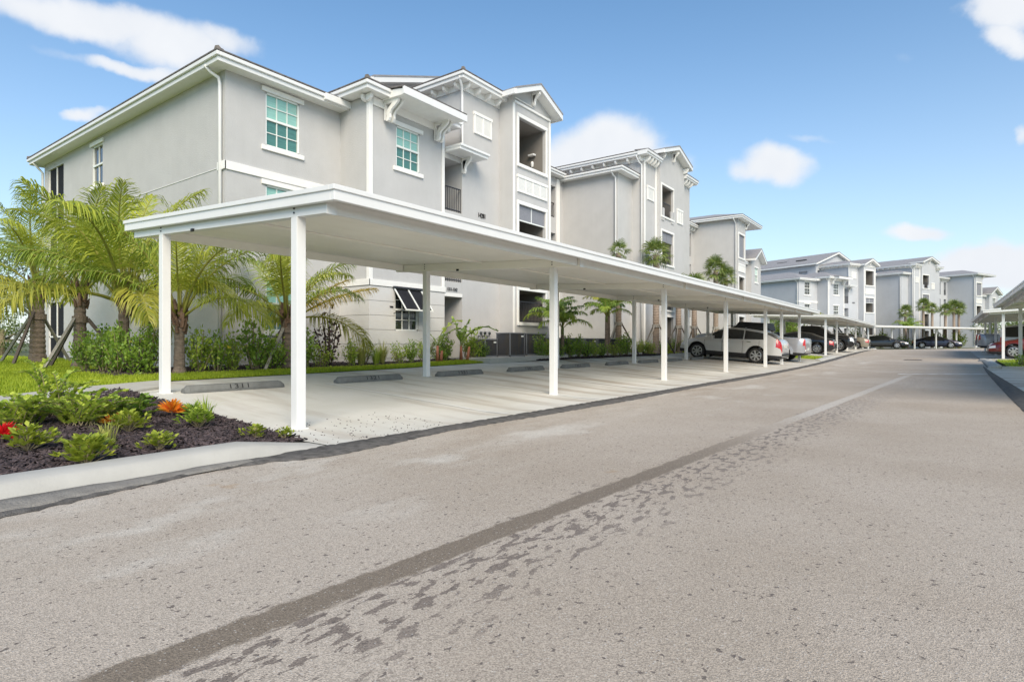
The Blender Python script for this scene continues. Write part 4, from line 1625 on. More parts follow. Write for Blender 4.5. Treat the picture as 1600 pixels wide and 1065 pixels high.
ac_unit(-12.78, 15.85, 16.55, .60, 1.24, AC1, 'small condenser unit with rusty reflections, leftmost by the meters', .6)
ac_unit(-12.3, 16.65, 17.55, .60, 1.46, AC1, 'tall condenser unit in front of the tower corner', .62)
ac_unit(-12.3, 17.66, 19.0, .64, 1.46, AC1, 'tall wide condenser unit under the lowest balcony railing', .62)
for k in range(6):
    ac_unit(-12.35, 19.8 + 1.15 * k, 20.85 + 1.15 * k, .62, 1.30, AC2, ['dark blue condenser unit half hidden by the second front post', 'dark blue condenser unit behind the first short palm', 'dark blue condenser unit, third of the low row', 'dark blue condenser unit left of the thin palm trunk', 'dark blue condenser unit right behind the thin palm trunk', 'dark blue condenser unit at the far end of the low row'][k])

# ================================================================== VEHICLES
M_RIM = mat('alloy_rim', (.55, .55, .56), .28, metal=.8)
M_CHROME = mat('chrome', (.7, .7, .7), .12, metal=1.0)
M_RED = mat('tail_lamp', (.45, .015, .015), .15, coat=.6)
M_LAMP = mat('clear_lamp', (.6, .62, .64), .08, coat=.8)
M_PLASTIC = mat('black_plastic', (.025, .025, .027), .6)
M_PLATE = mat('licence_plate', (.6, .6, .55), .5)
M_CARGLASS = mat('car_glass', (.012, .015, .017), .04, coat=.8)


def paint(name, c, metal=.3, rough=.28):
    return mat(name, c, rough, metal=metal, coat=.8)


def interp(t, x):
    return lerp_table(t, x)


def wheel_meshes(r, w, key):
    q = MB()
    n = 28
    prof = [(-w / 2 + .02, r * .66), (-w / 2, r * .72), (-w / 2 + .005, r * .90), (-w / 2 + .04, r * .985), (0, r), (w / 2 - .04, r * .985), (w / 2 - .005, r * .90), (w / 2, r * .72), (w / 2 - .02, r * .66)]
    for j in range(n):
        t = 2 * math.pi * j / n
        for a, rr in prof:
            q.v.append((rr * math.cos(t), a, rr * math.sin(t)))
    k = len(prof)
    for j in range(n):
        for i in range(k - 1):
            a, b = j * k + i, ((j + 1) % n) * k + i
            q.f.append((a, b, b + 1, a + 1))
    o = q.build('tyre', M_BLACK, smooth=True)
    tyre = o.data
    bpy.data.objects.remove(o)
    q = MB()
    # dish and rim lip
    for (y0, r0), (y1, r1) in (((-w / 2 + .01, r * .70), (-w / 2 + .005, r * .64)), ((-w / 2 + .005, r * .64), (-w / 2 + .07, r * .60))):
        i0 = len(q.v)
        for j in range(n):
            t = 2 * math.pi * j / n
            q.v += [(r0 * math.cos(t), y0, r0 * math.sin(t)), (r1 * math.cos(t), y1, r1 * math.sin(t))]
        for j in range(n):
            a, b = i0 + 2 * j, i0 + 2 * ((j + 1) % n)
            q.f.append((a, b, b + 1, a + 1))
    ns = 7
    for j in range(ns):
        t = 2 * math.pi * j / ns
        c, s = math.cos(t), math.sin(t)
        def P2(rad, off, y):
            return (rad * c - off * s, y, rad * s + off * c)
        y0, y1 = -w / 2 + .015, -w / 2 + .05
        q.hexa([P2(.05, -.03, y1), P2(r * .63, -.045, y1), P2(r * .63, .045, y1), P2(.05, .03, y1),
                P2(.05, -.026, y0), P2(r * .63, -.036, y0), P2(r * .63, .036, y0), P2(.05, .026, y0)])
    q.tube([(0, -w / 2 + .06, 0), (0, -w / 2 + .008, 0)], .055, 12)
    o = q.build('rim', M_RIM)
    rim = o.data
    bpy.data.objects.remove(o)
    q = MB()
    q.tube([(0, -w / 2 + .075, 0), (0, w / 2 - .02, 0)], r * .655, 20)
    o = q.build('brake_disc', M_PLASTIC)
    disc = o.data
    bpy.data.objects.remove(o)
    return tyre, rim, disc


def vehicle(name, loc, heading, label, cat, spec, pm, lower=None):
    """local +x is the nose. spec: L W top belt win(list of x ranges) shield rear_glass wheels r clearance"""
    root = empty(name, loc, heading)
    tag(root, label, cat, None)
    L, Wd = spec['L'], spec['W'] / 2
    top, belt = spec['top'], spec['belt']
    zb0 = spec.get('clear', .22)
    r = spec['r']
    xs = []
    x = -L / 2
    while x < L / 2 - 1e-6:
        xs.append(x)
        edge = min(x + L / 2, L / 2 - x)
        x += .03 if edge < .2 else .055
    xs.append(L / 2)
    rings = []
    for x in xs:
        e = min(x + L / 2, L / 2 - x)
        w = Wd * (1 - .16 * max(0, 1 - e / .42) ** 2.0)
        zt = interp(top, x)
        bl = min(interp(belt, x), zt - .03)
        zb = zb0 + .13 * max(0, 1 - e / .18)
        for xw in spec['wheels']:
            ra = r + .075
            if abs(x - xw) < ra:
                zb = max(zb, r + math.sqrt(ra * ra - (x - xw) ** 2) - .02)
        zb = min(zb, bl - .08)
        cab = zt - bl > .22
        wr = w - (.05 + (zt - bl) * spec.get('tumble', .30)) if zt - bl > .05 else w - .10
        low = max(zb + .05, min(spec.get('clad', .42), bl - .06))
        pts = [(0, zb), (w - .10, zb), (w - .015, zb + .03), (w, low), (w + .012, (low + bl) / 2 + .02), (w - .02, bl - .05), (w - .045, bl),
               (wr + .0, zt - min(.09, (zt - bl) * .45)), (wr - .13, zt - min(.02, (zt - bl) * .2)), (0, zt)]
        rings.append(pts)
    K = len(rings[0])
    cats = {}

    def put(c, quad):
        cats.setdefault(c, []).append(quad)
    for i in range(len(xs) - 1):
        xm = (xs[i] + xs[i + 1]) / 2
        A, B_ = rings[i], rings[i + 1]
        zt, bl = interp(top, xm), interp(belt, xm)
        for s in (1, -1):
            for k in range(K - 1):
                q = [(xs[i], s * A[k][0], A[k][1]), (xs[i + 1], s * B_[k][0], B_[k][1]), (xs[i + 1], s * B_[k + 1][0], B_[k + 1][1]), (xs[i], s * A[k + 1][0], A[k + 1][1])]
                if s < 0:
                    q.reverse()
                c = 'body'
                if k in (0, 1, 2):
                    c = 'sill'
                if k == 6 and zt - bl > .26:
                    for wi, (a, b) in enumerate(spec['win']):
                        if a < xm < b:
                            c = 'side_window_%d_%d' % (wi, s)
                if k >= 7:
                    a, b = spec['shield']
                    if a < xm < b: c = 'windshield'
                    a, b = spec['rear']
                    if a < xm < b: c = 'rear_window'
                if k in (4, 5):
                    if xm < -L / 2 + spec.get('tail', .16): c = 'tail_light_%d' % s
                    if xm > L / 2 - spec.get('head', .28): c = 'headlight_%d' % s
                if k == 6 and spec.get('tailhigh') and xm < -L / 2 + spec['tailhigh']: c = 'tail_light_%d' % s
                put(c, q)
    for i, rev in ((0, False), (-1, True)):
        ring = [(xs[i], p[0], p[1]) for p in rings[i]] + [(xs[i], -p[0], p[1]) for p in reversed(rings[i])]
        if rev: ring.reverse()
        put('body', ring)
    for c, quads in cats.items():
        q = MB()
        idx = {}
        for f in quads:
            ids = []
            for p in f:
                key = tuple(round(a, 5) for a in p)
                if key not in idx:
                    idx[key] = len(q.v)
                    q.v.append(p)
                if idx[key] not in ids:
                    ids.append(idx[key])
            if len(ids) > 2:
                q.f.append(tuple(ids))
        nm = c.split('_')
        nm = '_'.join(w_ for w_ in nm if not w_.lstrip('-').isdigit())
        mm = {'body': pm, 'sill': lower or pm, 'side_window': M_CARGLASS, 'windshield': M_CARGLASS, 'rear_window': M_CARGLASS, 'tail_light': M_RED, 'headlight': M_LAMP}[nm]
        q.build(nm, mm, root, smooth=True)
    # wheels
    ty, rm, dc = wheel_meshes(r, .23, name)
    for xw in spec['wheels']:
        for s in (-1, 1):
            we = empty('wheel', (xw, s * (Wd - .125), r), 0 if s < 0 else math.pi)
            we.parent = root
            part('tyre', ty, we)
            part('rim', rm, we)
            part('brake_disc', dc, we)
    # mirrors, handles, plate, bumpers
    xm_ = spec['shield'][0] + .12 if spec['shield'][0] < spec['shield'][1] else 1
    xm_ = spec.get('mirror', spec['shield'][1] - .28)
    for s in (-1, 1):
        q = MB()
        bl = interp(belt, xm_)
        y0 = s * (Wd - .03)
        q.hexa([(xm_ - .05, y0 + s * .05, bl - .0), (xm_ + .08, y0 + s * .05, bl - .0), (xm_ + .05, y0 + s * .24, bl + .0), (xm_ - .04, y0 + s * .24, bl + .0),
                (xm_ - .05, y0 + s * .05, bl + .15), (xm_ + .06, y0 + s * .05, bl + .14), (xm_ + .03, y0 + s * .24, bl + .13), (xm_ - .04, y0 + s * .24, bl + .14)])
        q.box(xm_ - .03, xm_ + .04, y0 - s * .03, y0 + s * .06, bl - .01, bl + .04)
        q.build('mirror', pm, root, bevel=.01)
        for xh in spec.get('handles', (-.35, .75)):
            q = MB()
            b = interp(belt, xh) - .13
            q.box(xh - .09, xh + .09, s * (Wd - .005), s * (Wd + .022), b, b + .03)
            q.build('handle', M_CHROME if spec.get('chrome') else pm, root, bevel=.005)
        for xd in spec.get('seams', ()):
            q = MB()
            q.box(xd - .005, xd + .005, s * (Wd - .01), s * (Wd + .0145), zb0 + .17, interp(belt, xd) - .06)
            q.build('door_seam', M_PLASTIC, root)
    xr = -L / 2
    q = MB(); q.box(xr - .012, xr + .05, -.16, .16, spec.get('plate', .72), spec.get('plate', .72) + .15); q.build('licence_plate', M_PLATE, root)
    q = MB()
    q.box(xr - .02, xr + .12, -Wd * .80, Wd * .80, zb0 + .16, zb0 + .28)
    q.build('rear_bumper', M_CHROME if spec.get('chromebump') else M_PLASTIC, root, bevel=.02)
    xf = L / 2
    q = MB()
    g0, g1 = spec.get('grille', (.42, .66))
    q.box(xf - .06, xf + .012, -Wd * .52, Wd * .52, g0, g1)
    gr = q.build('grille', M_PLASTIC, root, bevel=.01)
    q = MB()
    for k in range(4):
        zz = g0 + .03 + (g1 - g0 - .06) * k / 3
        q.box(xf + .010, xf + .022, -Wd * .50, Wd * .50, zz - .008, zz + .008)
    q.build('grille_bar', M_CHROME, gr)['kind'] = 'stuff'
    q = MB(); q.box(xf - .10, xf + .03, -Wd * .82, Wd * .82, zb0 + .02, zb0 + .16); q.build('front_bumper', M_CHROME if spec.get('chromebump') else (lower or pm), root, bevel=.02)
    q = MB(); q.tube([(xr + .2, -Wd * .6, zb0 + .08), (xr - .03, -Wd * .6, zb0 + .08)], .035, 10); q.build('exhaust', M_CHROME, root)
    q = MB(); q.box(-L / 2 + .4, L / 2 - .4, -Wd + .2, Wd - .2, zb0 - .03, zb0 + .3); q.build('underbody', M_PLASTIC, root)
    return root


CROSS = dict(L=4.83, W=1.90, r=.37, clear=.26, clad=.44, wheels=(-1.30, 1.50), tumble=.26,
             top=[(-2.415, .66), (-2.40, .86), (-2.34, 1.08), (-2.22, 1.20), (-2.02, 1.36), (-1.80, 1.46), (-1.45, 1.545), (-.8, 1.61), (-.1, 1.64), (.35, 1.58), (.75, 1.40), (1.18, 1.13), (1.35, 1.07), (1.9, 1.0), (2.2, .90), (2.36, .76), (2.415, .62)],
             belt=[(-2.42, .98), (-2.2, 1.16), (-1.6, 1.14), (0, 1.07), (1.2, 1.01), (2.42, .72)],
             win=[(-1.62, -.72), (-.64, .28), (.32, .80)], shield=(.45, 1.22), rear=(-2.25, -1.70), tail=.28, head=.34, tailhigh=.24, mirror=.72, handles=(-.95, .05), seams=(-.68, .30, 1.15, -1.42), chrome=True, plate=.80)
SEDAN = dict(L=4.85, W=1.84, r=.335, clear=.20, clad=.34, wheels=(-1.42, 1.38), tumble=.34,
             top=[(-2.425, .60), (-2.40, .88), (-2.33, 1.0), (-1.9, 1.06), (-1.55, 1.16), (-1.0, 1.36), (-.5, 1.43), (.1, 1.44), (.5, 1.36), (1.05, 1.08), (1.25, 1.0), (1.9, .90), (2.25, .80), (2.40, .68), (2.425, .5)],
             belt=[(-2.42, .86), (-1.6, .98), (0, .94), (1.1, .90), (2.42, .62)],
             win=[(-1.25, -.50), (-.42, .52), (.56, .85)], shield=(.30, 1.10), rear=(-1.72, -.85), tail=.24, head=.30, mirror=.72, handles=(-.75, .15), seams=(-.46, .54, 1.1), plate=.72)
PICK = dict(L=5.75, W=2.0, r=.42, clear=.36, clad=.5, wheels=(-1.75, 1.85), tumble=.22,
            top=[(-2.875, .80), (-2.86, 1.18), (-2.80, 1.26), (-1.06, 1.26), (-1.02, 1.30), (-.92, 1.72), (-.75, 1.86), (-.1, 1.90), (.45, 1.86), (.75, 1.72), (1.15, 1.38), (1.3, 1.30), (2.3, 1.24), (2.65, 1.16), (2.82, 1.0), (2.875, .8)],
            belt=[(-2.88, 1.20), (-1.0, 1.20), (.9, 1.22), (2.88, 1.04)],
            win=[(-.80, .05), (.13, .92)], shield=(.48, 1.24), rear=(-1.06, -.80), tail=.13, head=.28, mirror=.95, handles=(-.55, .35), seams=(.09, 1.2, -1.0), chromebump=True, grille=(.62, 1.05), plate=.62)
VAN = dict(L=4.95, W=1.95, r=.37, clear=.24, clad=.40, wheels=(-1.5, 1.5), tumble=.2,
           top=[(-2.475, .66), (-2.46, 1.2), (-2.40, 1.55), (-2.2, 1.74), (-1.4, 1.80), (-.2, 1.80), (.5, 1.70), (1.0, 1.44), (1.5, 1.12), (1.7, 1.04), (2.2, .95), (2.42, .8), (2.475, .6)],
           belt=[(-2.48, 1.08), (0, 1.04), (1.4, .98), (2.48, .75)],
           win=[(-2.2, -1.25), (-1.17, -.2), (-.12, .75), (.8, 1.1)], shield=(.62, 1.56), rear=(-2.5, -2.2), tail=.12, head=.34, mirror=1.05, handles=(-.9, .0), seams=(-.16, -1.2, .8, -1.6))

P_SILVER = paint('pearl_silver_paint', (.52, .515, .505), .12)
P_SILV2 = paint('cool_silver_paint', (.38, .39, .42), .3)
P_BLACK = paint('black_paint', (.012, .012, .014), .1, .2)
P_TAN = paint('champagne_paint', (.34, .31, .25), .4)
P_NAVY = paint('navy_paint', (.012, .014, .04), .3)
P_RED = paint('red_paint', (.13, .012, .008), .1)
P_WHITE = paint('white_paint', (.72, .72, .71), .0)

tilt = R(-4.2)


def park(v, x, y, pitch=0.0):
    v.location = (x, y, gz(x, y) + .02)
    v.rotation_euler[1] = pitch


# left side row; nose to the building = heading pi
v = vehicle('crossover_car', (0, 0, 0), math.pi, 'pearl silver crossover parked nose in beside the rear posts of the nearest carport', 'car', CROSS, P_SILVER, M_PLASTIC)
park(v, -8.5, 30.15, R(-4.4))
q = MB()
for s in (-1, 1):
    q.tube([(-1.5, s * .62, 1.63), (-1.3, s * .62, 1.69), (.1, s * .62, 1.71), (.3, s * .62, 1.64)], .018, 6)
q.build('roof_rail', M_PLASTIC, v)
PK1 = dict(PICK)
v = vehicle('pickup_truck', (0, 0, 0), math.pi, 'silver pickup with black hard top and knobbly tyres beyond the crossover', 'pickup truck', PK1, P_SILV2, M_PLASTIC)
park(v, -8.6, 33.8, R(-4.0))
q = MB()
q.hexa([(-1.04, -.86, 1.55), (.78, -.86, 1.55), (.78, .86, 1.55), (-1.04, .86, 1.55), (-.95, -.78, 1.94), (.5, -.78, 1.95), (.5, .78, 1.95), (-.95, .78, 1.94)])
q.build('hard_top', M_PLASTIC, v, bevel=.03)
for s in (-1, 1):
    q = MB()
    for a in range(9):
        t0, t1 = math.pi * a / 9, math.pi * (a + 1) / 9
        for (ta, tb) in ((t0, t1),):
            ro, ri = .60, .49
            q.hexa([(-1.75 + ri * math.cos(ta), s * .97, .42 + ri * math.sin(ta)), (-1.75 + ri * math.cos(tb), s * .97, .42 + ri * math.sin(tb)), (-1.75 + ri * math.cos(tb), s * 1.09, .42 + ri * math.sin(tb)), (-1.75 + ri * math.cos(ta), s * 1.09, .42 + ri * math.sin(ta)),
                    (-1.75 + ro * math.cos(ta), s * .97, .42 + ro * math.sin(ta)), (-1.75 + ro * math.cos(tb), s * .97, .42 + ro * math.sin(tb)), (-1.75 + ro * math.cos(tb), s * 1.07, .42 + ro * math.sin(tb)), (-1.75 + ro * math.cos(ta), s * 1.07, .42 + ro * math.sin(ta))])
    q.build('fender_flare', P_SILV2, v)
v = vehicle('sedan', (0, 0, 0), math.pi, 'black sedan parked nose in under the second carport, red tail lamp by a front post', 'car', SEDAN, P_BLACK)
park(v, -8.4, 45.3, R(-3))
v = vehicle('pickup_truck', (0, 0, 0), 0, 'black pickup backed in under the second carport, chrome grille to the lane', 'pickup truck', PICK, P_BLACK)
park(v, -8.3, 51.2, R(3))
v = vehicle('sedan', (0, 0, 0), math.pi, 'champagne coloured sedan at the far end of the second carport', 'car', SEDAN, P_TAN)
park(v, -8.0, 63.6, R(-3))
v = vehicle('sedan', (0, 0, 0), R(6), 'black sedan behind the broadside carport, left of the palm trunks', 'car', SEDAN, P_BLACK)
v.location = (-5.5, 75.4, gz(-5.5, 75) + .05)
v = vehicle('sedan', (0, 0, 0), R(6), 'dark navy sedan behind the broadside carport, near the blue wall', 'car', SEDAN, P_NAVY)
v.location = (-.8, 86.2, gz(-1, 86) + .05)
# right side
v = vehicle('pickup_truck', (0, 0, 0), 0, 'silver pickup showing its tailgate and red lamp on the right side of the lane', 'pickup truck', PICK, P_SILV2, M_PLASTIC)
v.location = (4.65, 49.2, gz(4.65, 49) + .05)
v = vehicle('estate_car', (0, 0, 0), 0, 'tall white wagon between the silver pickup and the red car', 'car', VAN, P_WHITE, M_PLASTIC)
v.location = (5.1, 45.6, gz(5, 45.6) + .05)
v = vehicle('sedan', (0, 0, 0), math.pi, 'red sedan nose out behind the right island', 'car', SEDAN, P_RED, M_PLASTIC)
v.location = (4.4, 42.4, gz(4.7, 42.4) + .05)
v = vehicle('pickup_truck', (0, 0, 0), 0, 'dark grey pickup tail beyond the silver pickup on the right', 'pickup truck', PICK, paint('graphite_paint', (.10, .10, .11), .3))
v.location = (4.7, 54.5, gz(4.7, 54) + .05)
v = vehicle('sedan', (0, 0, 0), 0, 'white sedan roof showing between the right carport posts', 'car', SEDAN, P_WHITE)
v.location = (5.6, 59, gz(5.6, 59) + .05)

# ================================================================== VEGETATION
L_COCO = leafmat('coconut_leaf', (0.24, 0.32, 0.03), (0.64, 0.65, 0.10), .4, .35, .8)
L_COCOY = leafmat('coconut_leaf_yellowing', (0.20, 0.26, 0.035), (0.54, 0.50, 0.09), .4, .4, .8)
L_COCOD = leafmat('coconut_leaf_dark', (0.12, 0.21, 0.03), (0.42, 0.50, 0.08), .4, .3, .8)
L_ORANGE = leafmat('coconut_leaf_orange', (0.517, 0.345, 0.046), (0.632, 0.483, 0.069), .5, .35, 1)
M_RACHIS = mat('frond_stalk', (.28, .27, .05), .5, .2, 4)
M_TRUNK = mat('palm_trunk', (.20, .155, .125), .95, .4, 9, .8, 25, stretch=(1, 1, 4))
M_TRUNK2 = mat('cabbage_palm_trunk', (.30, .235, .185), .95, .3, 7, .8, 25, stretch=(1, 1, 5))
M_SHAFT = mat('green_crownshaft', (.16, .20, .06), .5, .2, 5)
M_FIBRE = mat('palm_fibre', (.16, .10, .07), .95, .4, 10, .8, 30)
L_FAN = leafmat('fan_leaf', (0.078, 0.155, 0.039), (0.310, 0.357, 0.093), .45, .3, 1.5)
L_SHRUB = leafmat('shrub_leaf', (0.10, 0.21, 0.035), (0.33, 0.47, 0.065), .4, .35, 4)
L_SHRUB2 = leafmat('shrub_leaf_light', (0.18, 0.30, 0.045), (0.50, 0.60, 0.09), .4, .35, 4)
L_COCOP = leafmat('cocoplum_leaf', (0.20, 0.32, 0.04), (0.58, 0.66, 0.10), .35, .35, 3)
L_LIME = leafmat('lime_leaf', (0.230, 0.310, 0.034), (0.483, 0.529, 0.069), .45, .35, 5)
L_BIRD = leafmat('broad_leaf', (0.12, 0.23, 0.045), (0.36, 0.48, 0.09), .4, .3, 2)
L_PURPLE = leafmat('purple_leaf', (0.052, 0.034, 0.040), (0.149, 0.092, 0.092), .5, .2, 4)
L_CROTON = leafmat('croton_leaf', (0.747, 0.115, 0.023), (0.800, 0.437, 0.034), .4, .3, 9)
L_RED = leafmat('red_petal', (0.690, 0.011, 0.023), (0.800, 0.034, 0.034), .5, .3, 9)
L_YGRASS = leafmat('tan_green_grass', (0.264, 0.310, 0.078), (0.527, 0.512, 0.155), .6, .35, 4)
L_GRASS = leafmat('lawn_blade', (0.24, 0.34, 0.02), (0.50, 0.58, 0.05), .6, .4, .9)
L_TREE = leafmat('far_tree_leaf', (0.070, 0.124, 0.031), (0.217, 0.279, 0.070), .6, .25, .6)
L_TREEG = leafmat('grey_green_leaf', (0.093, 0.132, 0.070), (0.232, 0.264, 0.155), .7, .2, .6)
M_STEM = mat('shrub_stem', (.24, .20, .12), .9, .2, 10)
M_STEMD = mat('dark_stem', (.07, .05, .045), .9, .2, 10)
M_FLOWER = mat('yellow_petal', (.8, .62, .05), .6)


def get_mesh(mb_or_vf, name, m, smooth=False):
    if isinstance(mb_or_vf, MB):
        o = mb_or_vf.build(name, m, smooth=smooth)
    else:
        o = npmesh(name, mb_or_vf[0], mb_or_vf[1], m)
    me = o.data
    bpy.data.objects.remove(o)
    return me


def frond_mesh(L=2.4, e0=60, bend=75, n=40, ll=.55, lw=.034, m=L_COCO, droop=1.0, seed=0, name='leaflets', basal=.22):
    """pinnate leaf: stalk tube + two rows of drooping leaflets; base at the origin, leaning to +x"""
    rnd = random.Random(seed)
    pts, tang = [], []
    p = Vector((0, 0, 0))
    N_ = 24
    for i in range(N_ + 1):
        t = i / N_
        e = R(e0 - bend * t ** 1.25)
        d = Vector((math.cos(e), 0, math.sin(e)))
        pts.append(p.copy()); tang.append(d)
        p = p + d * (L / N_)

    def at(t):
        f = t * N_
        i = min(int(f), N_ - 1)
        return pts[i].lerp(pts[i + 1], f - i), tang[i].lerp(tang[i + 1], f - i).normalized()
    V, F = [], []
    for k in range(n):
        t = basal + (1 - basal) * (k + .5) / n
        c, d = at(t)
        prof = math.sin(math.pi * min(1, (.12 + .88 * (t - basal) / (1 - basal)))) ** .55
        for s in (-1, 1):
            le = ll * (prof * .85 + .12) * rnd.uniform(.85, 1.1)
            sweep = .35 + .75 * (t - basal) / (1 - basal) + rnd.uniform(-.1, .1)
            side = Vector((0, s, 0))
            nrm = d.cross(side) * s
            nrm = Vector((-d.z, 0, d.x))
            a = (side * math.cos(sweep) + d * math.sin(sweep) + nrm * rnd.uniform(.0, .35)).normalized()
            g_ = Vector((0, 0, -1))
            p0 = c
            p1 = p0 + a * le * .38
            a2 = (a + g_ * droop * rnd.uniform(.35, .8)).normalized()
            p2 = p1 + a2 * le * .34
            a3 = (a2 + g_ * droop * rnd.uniform(.5, 1.1)).normalized()
            p3 = p2 + a3 * le * .3
            wv = d.cross(a).normalized().cross(a).normalized()
            wv = (d - a * d.dot(a)).normalized()
            i0 = len(V)
            for q_, w_ in ((p0, lw * .5), (p1, lw), (p2, lw * .8), (p3, lw * .15)):
                V.append(tuple(q_ - wv * w_ / 2)); V.append(tuple(q_ + wv * w_ / 2))
            for j in range(3):
                F.append((i0 + 2 * j, i0 + 2 * j + 1, i0 + 2 * j + 3, i0 + 2 * j + 2))
    leaf = get_mesh((V, F), name, m)
    q = MB()
    q.tube(pts[::3], [(.030 * (1 - .8 * i / 8)) * L / 2.4 for i in range(len(pts[::3]))], 6)
    stalk = get_mesh(q, 'stalk', M_RACHIS, True)
    return leaf, stalk


def add_frond(root, pair, z, az, pitch=0, scale=1, roll=0, off=.08):
    e = part('frond', pair[0], root, (math.cos(az) * off, math.sin(az) * off, z), (roll, pitch, az), (scale,) * 3)
    part('stalk', pair[1], e)
    return e


COCO = []
for i, (e0, bend, m_) in enumerate([(82, 50, L_COCO), (68, 75, L_COCO), (55, 90, L_COCOD), (40, 95, L_COCO), (22, 80, L_COCOY), (74, 62, L_COCOD), (48, 60, L_COCOY), (5, 55, L_COCOY)]):
    COCO.append(frond_mesh(2.65, e0, bend, 68, .80, .025, m_, 1.35, i))
ORANGE_FROND = frond_mesh(2.2, 30, 28, 56, .55, .022, L_ORANGE, 1.3, 77)


def trunk_mesh(h, r0, r1, rings=True, lean=(0, 0), m=M_TRUNK):
    path, rr = [], []
    n = max(6, int(h / .07))
    for i in range(n + 1):
        t = i / n
        path.append((lean[0] * t * t, lean[1] * t * t, h * t))
        rr.append((r0 + (r1 - r0) * t) * (1 + (.045 * (1 if i % 2 else -1) if rings else 0)) * (1 + .25 * max(0, 1 - t * 8)))
    q = MB()
    q.tube(path, rr, 14)
    return get_mesh(q, 'trunk', m, False)


def coconut_palm(x, y, h, label, r=.17, size=1.0, seed=0, nf=17, specials=(), braces=(), zg=None, azskip=None):
    rnd = random.Random(seed)
    z = gz(x, y) + .03 if zg is None else zg
    root = empty('coconut_palm', (x, y, z))
    tag(root, label, 'palm tree', 'coconut palms along the building')
    part('trunk', trunk_mesh(h, r, r * .72), root)
    q = MB()
    for k in range(26):
        a = rnd.uniform(0, 6.28)
        z0 = h - rnd.uniform(-.25, .32)
        rr = r * .75
        p0 = Vector((math.cos(a) * rr, math.sin(a) * rr, z0))
        p1 = p0 + Vector((math.cos(a) * .07, math.sin(a) * .07, .16 + rnd.uniform(0, .12)))
        q.tube([p0, p1], [.05, .015], 5)
    q.build('fibre', M_FIBRE, root)['kind'] = 'stuff'
    for k in range(nf):
        az = k * 2.39996 + rnd.uniform(-.2, .2)
        t = k / nf
        choice = (0 if t < .2 else 5 if t < .38 else 1 if t < .56 else 2 if t < .72 else 3 if t < .86 else (4 if rnd.random() < .6 else 6))
        add_frond(root, COCO[choice], h + .12 - .12 * t, az, R(rnd.uniform(-6, 6)), size * rnd.uniform(.85, 1.08), R(rnd.uniform(-14, 14)))
    for (ci, azd, pit, sc_) in specials:
        add_frond(root, ORANGE_FROND if ci == 'o' else COCO[ci], h, R(azd), R(pit), sc_)
    for (azd, dist, hh, dk) in braces:
        a = R(azd)
        q = MB()
        px, py = math.cos(a) * dist, math.sin(a) * dist
        tx, ty = math.cos(a) * r * 1.0, math.sin(a) * r * 1.0
        q.tube([(px, py, 0), (tx, ty, hh)], .045, 4)
        q.build('brace', M_WOODD if dk else M_WOOD, root)
    if braces:
        q = MB(); q.tube([(0, 0, braces[0][2] - .1), (0, 0, braces[0][2] + .06)], r * 1.06, 14); q.build('brace_band', M_TRUNK, root)
    return root


coconut_palm(-20.9, 5.55, 2.1, 'coconut palm with thick braced trunk, farthest left in front of the screened porches', .20, 1.05, 3, 11, specials=((4, -60, 10, 1.15), (7, -75, 5, 1.2), (4, 200, 8, 1.1)), braces=((215, 1.1, 1.35, False), (-40, 1.2, 1.45, True), (120, 1.1, 1.3, False)))
coconut_palm(-17.0, 5.35, 1.75, 'coconut palm with crossed dark braces, second from the left edge', .155, 1.0, 8, 11, specials=((4, 215, 10, 1.1),), braces=((200, 1.0, 1.2, True), (-60, 1.0, 1.2, False), (60, 1.0, 1.2, True)))
coconut_palm(-14.3, 5.3, 1.5, 'coconut palm with the tallest upright fronds, behind the hedge', .13, 1.12, 21, 11, specials=((0, 160, 6, 1.3), (0, 80, 0, 1.2), (1, 230, -8, 1.1), (4, -10, 0, .9)))
coconut_palm(-12.75, 5.75, 1.15, 'coconut palm right behind the first rear carport post', .115, .95, 14, 10, specials=((1, 10, 0, 1.0), (6, 200, 0, 1)))
coconut_palm(-13.1, 8.45, 1.2, 'coconut palm with orange yellow fronds in front of the ground floor window', .14, .9, 33, 12, specials=(('o', 62, -4, 1.05), ('o', 72, -18, .85)), braces=((-70, .8, 1.0, False), (200, .9, 1.0, True)))

# ---- cabbage palms


def fan_mesh(seed, m=L_FAN):
    rnd = random.Random(seed)
    V, F = [], []
    pet = .55
    q0 = Vector((pet, 0, 0))
    ns = 22
    for k in range(ns):
        a = R(-115 + 230 * k / (ns - 1))
        le = .62 * (1 - .28 * abs(a) / 2.0) * rnd.uniform(.9, 1.08)
        d = Vector((math.cos(a), math.sin(a), .12 * math.sin(k * 2)))
        w = Vector((-math.sin(a), math.cos(a), 0)) * .028
        dr = Vector((0, 0, -1))
        p1 = q0 + d * le * .55
        p2 = p1 + (d + dr * rnd.uniform(.2, .7)).normalized() * le * .3
        p3 = p2 + (d * .5 + dr * rnd.uniform(.6, 1.2)).normalized() * le * .22
        i0 = len(V)
        for p_, ww in ((q0, .15), (p1, 1), (p2, .8), (p3, .1)):
            V.append(tuple(p_ - w * ww)); V.append(tuple(p_ + w * ww))
        for j in range(3):
            F.append((i0 + 2 * j, i0 + 2 * j + 1, i0 + 2 * j + 3, i0 + 2 * j + 2))
    i0 = len(V)
    V += [(0, -.015, 0), (0, .015, 0), (pet, .012, .0), (pet, -.012, 0)]
    F.append((i0, i0 + 1, i0 + 2, i0 + 3))
    return get_mesh((V, F), 'fan_leaf', m)


FANS = [fan_mesh(s) for s in range(3)]
TR2 = {}


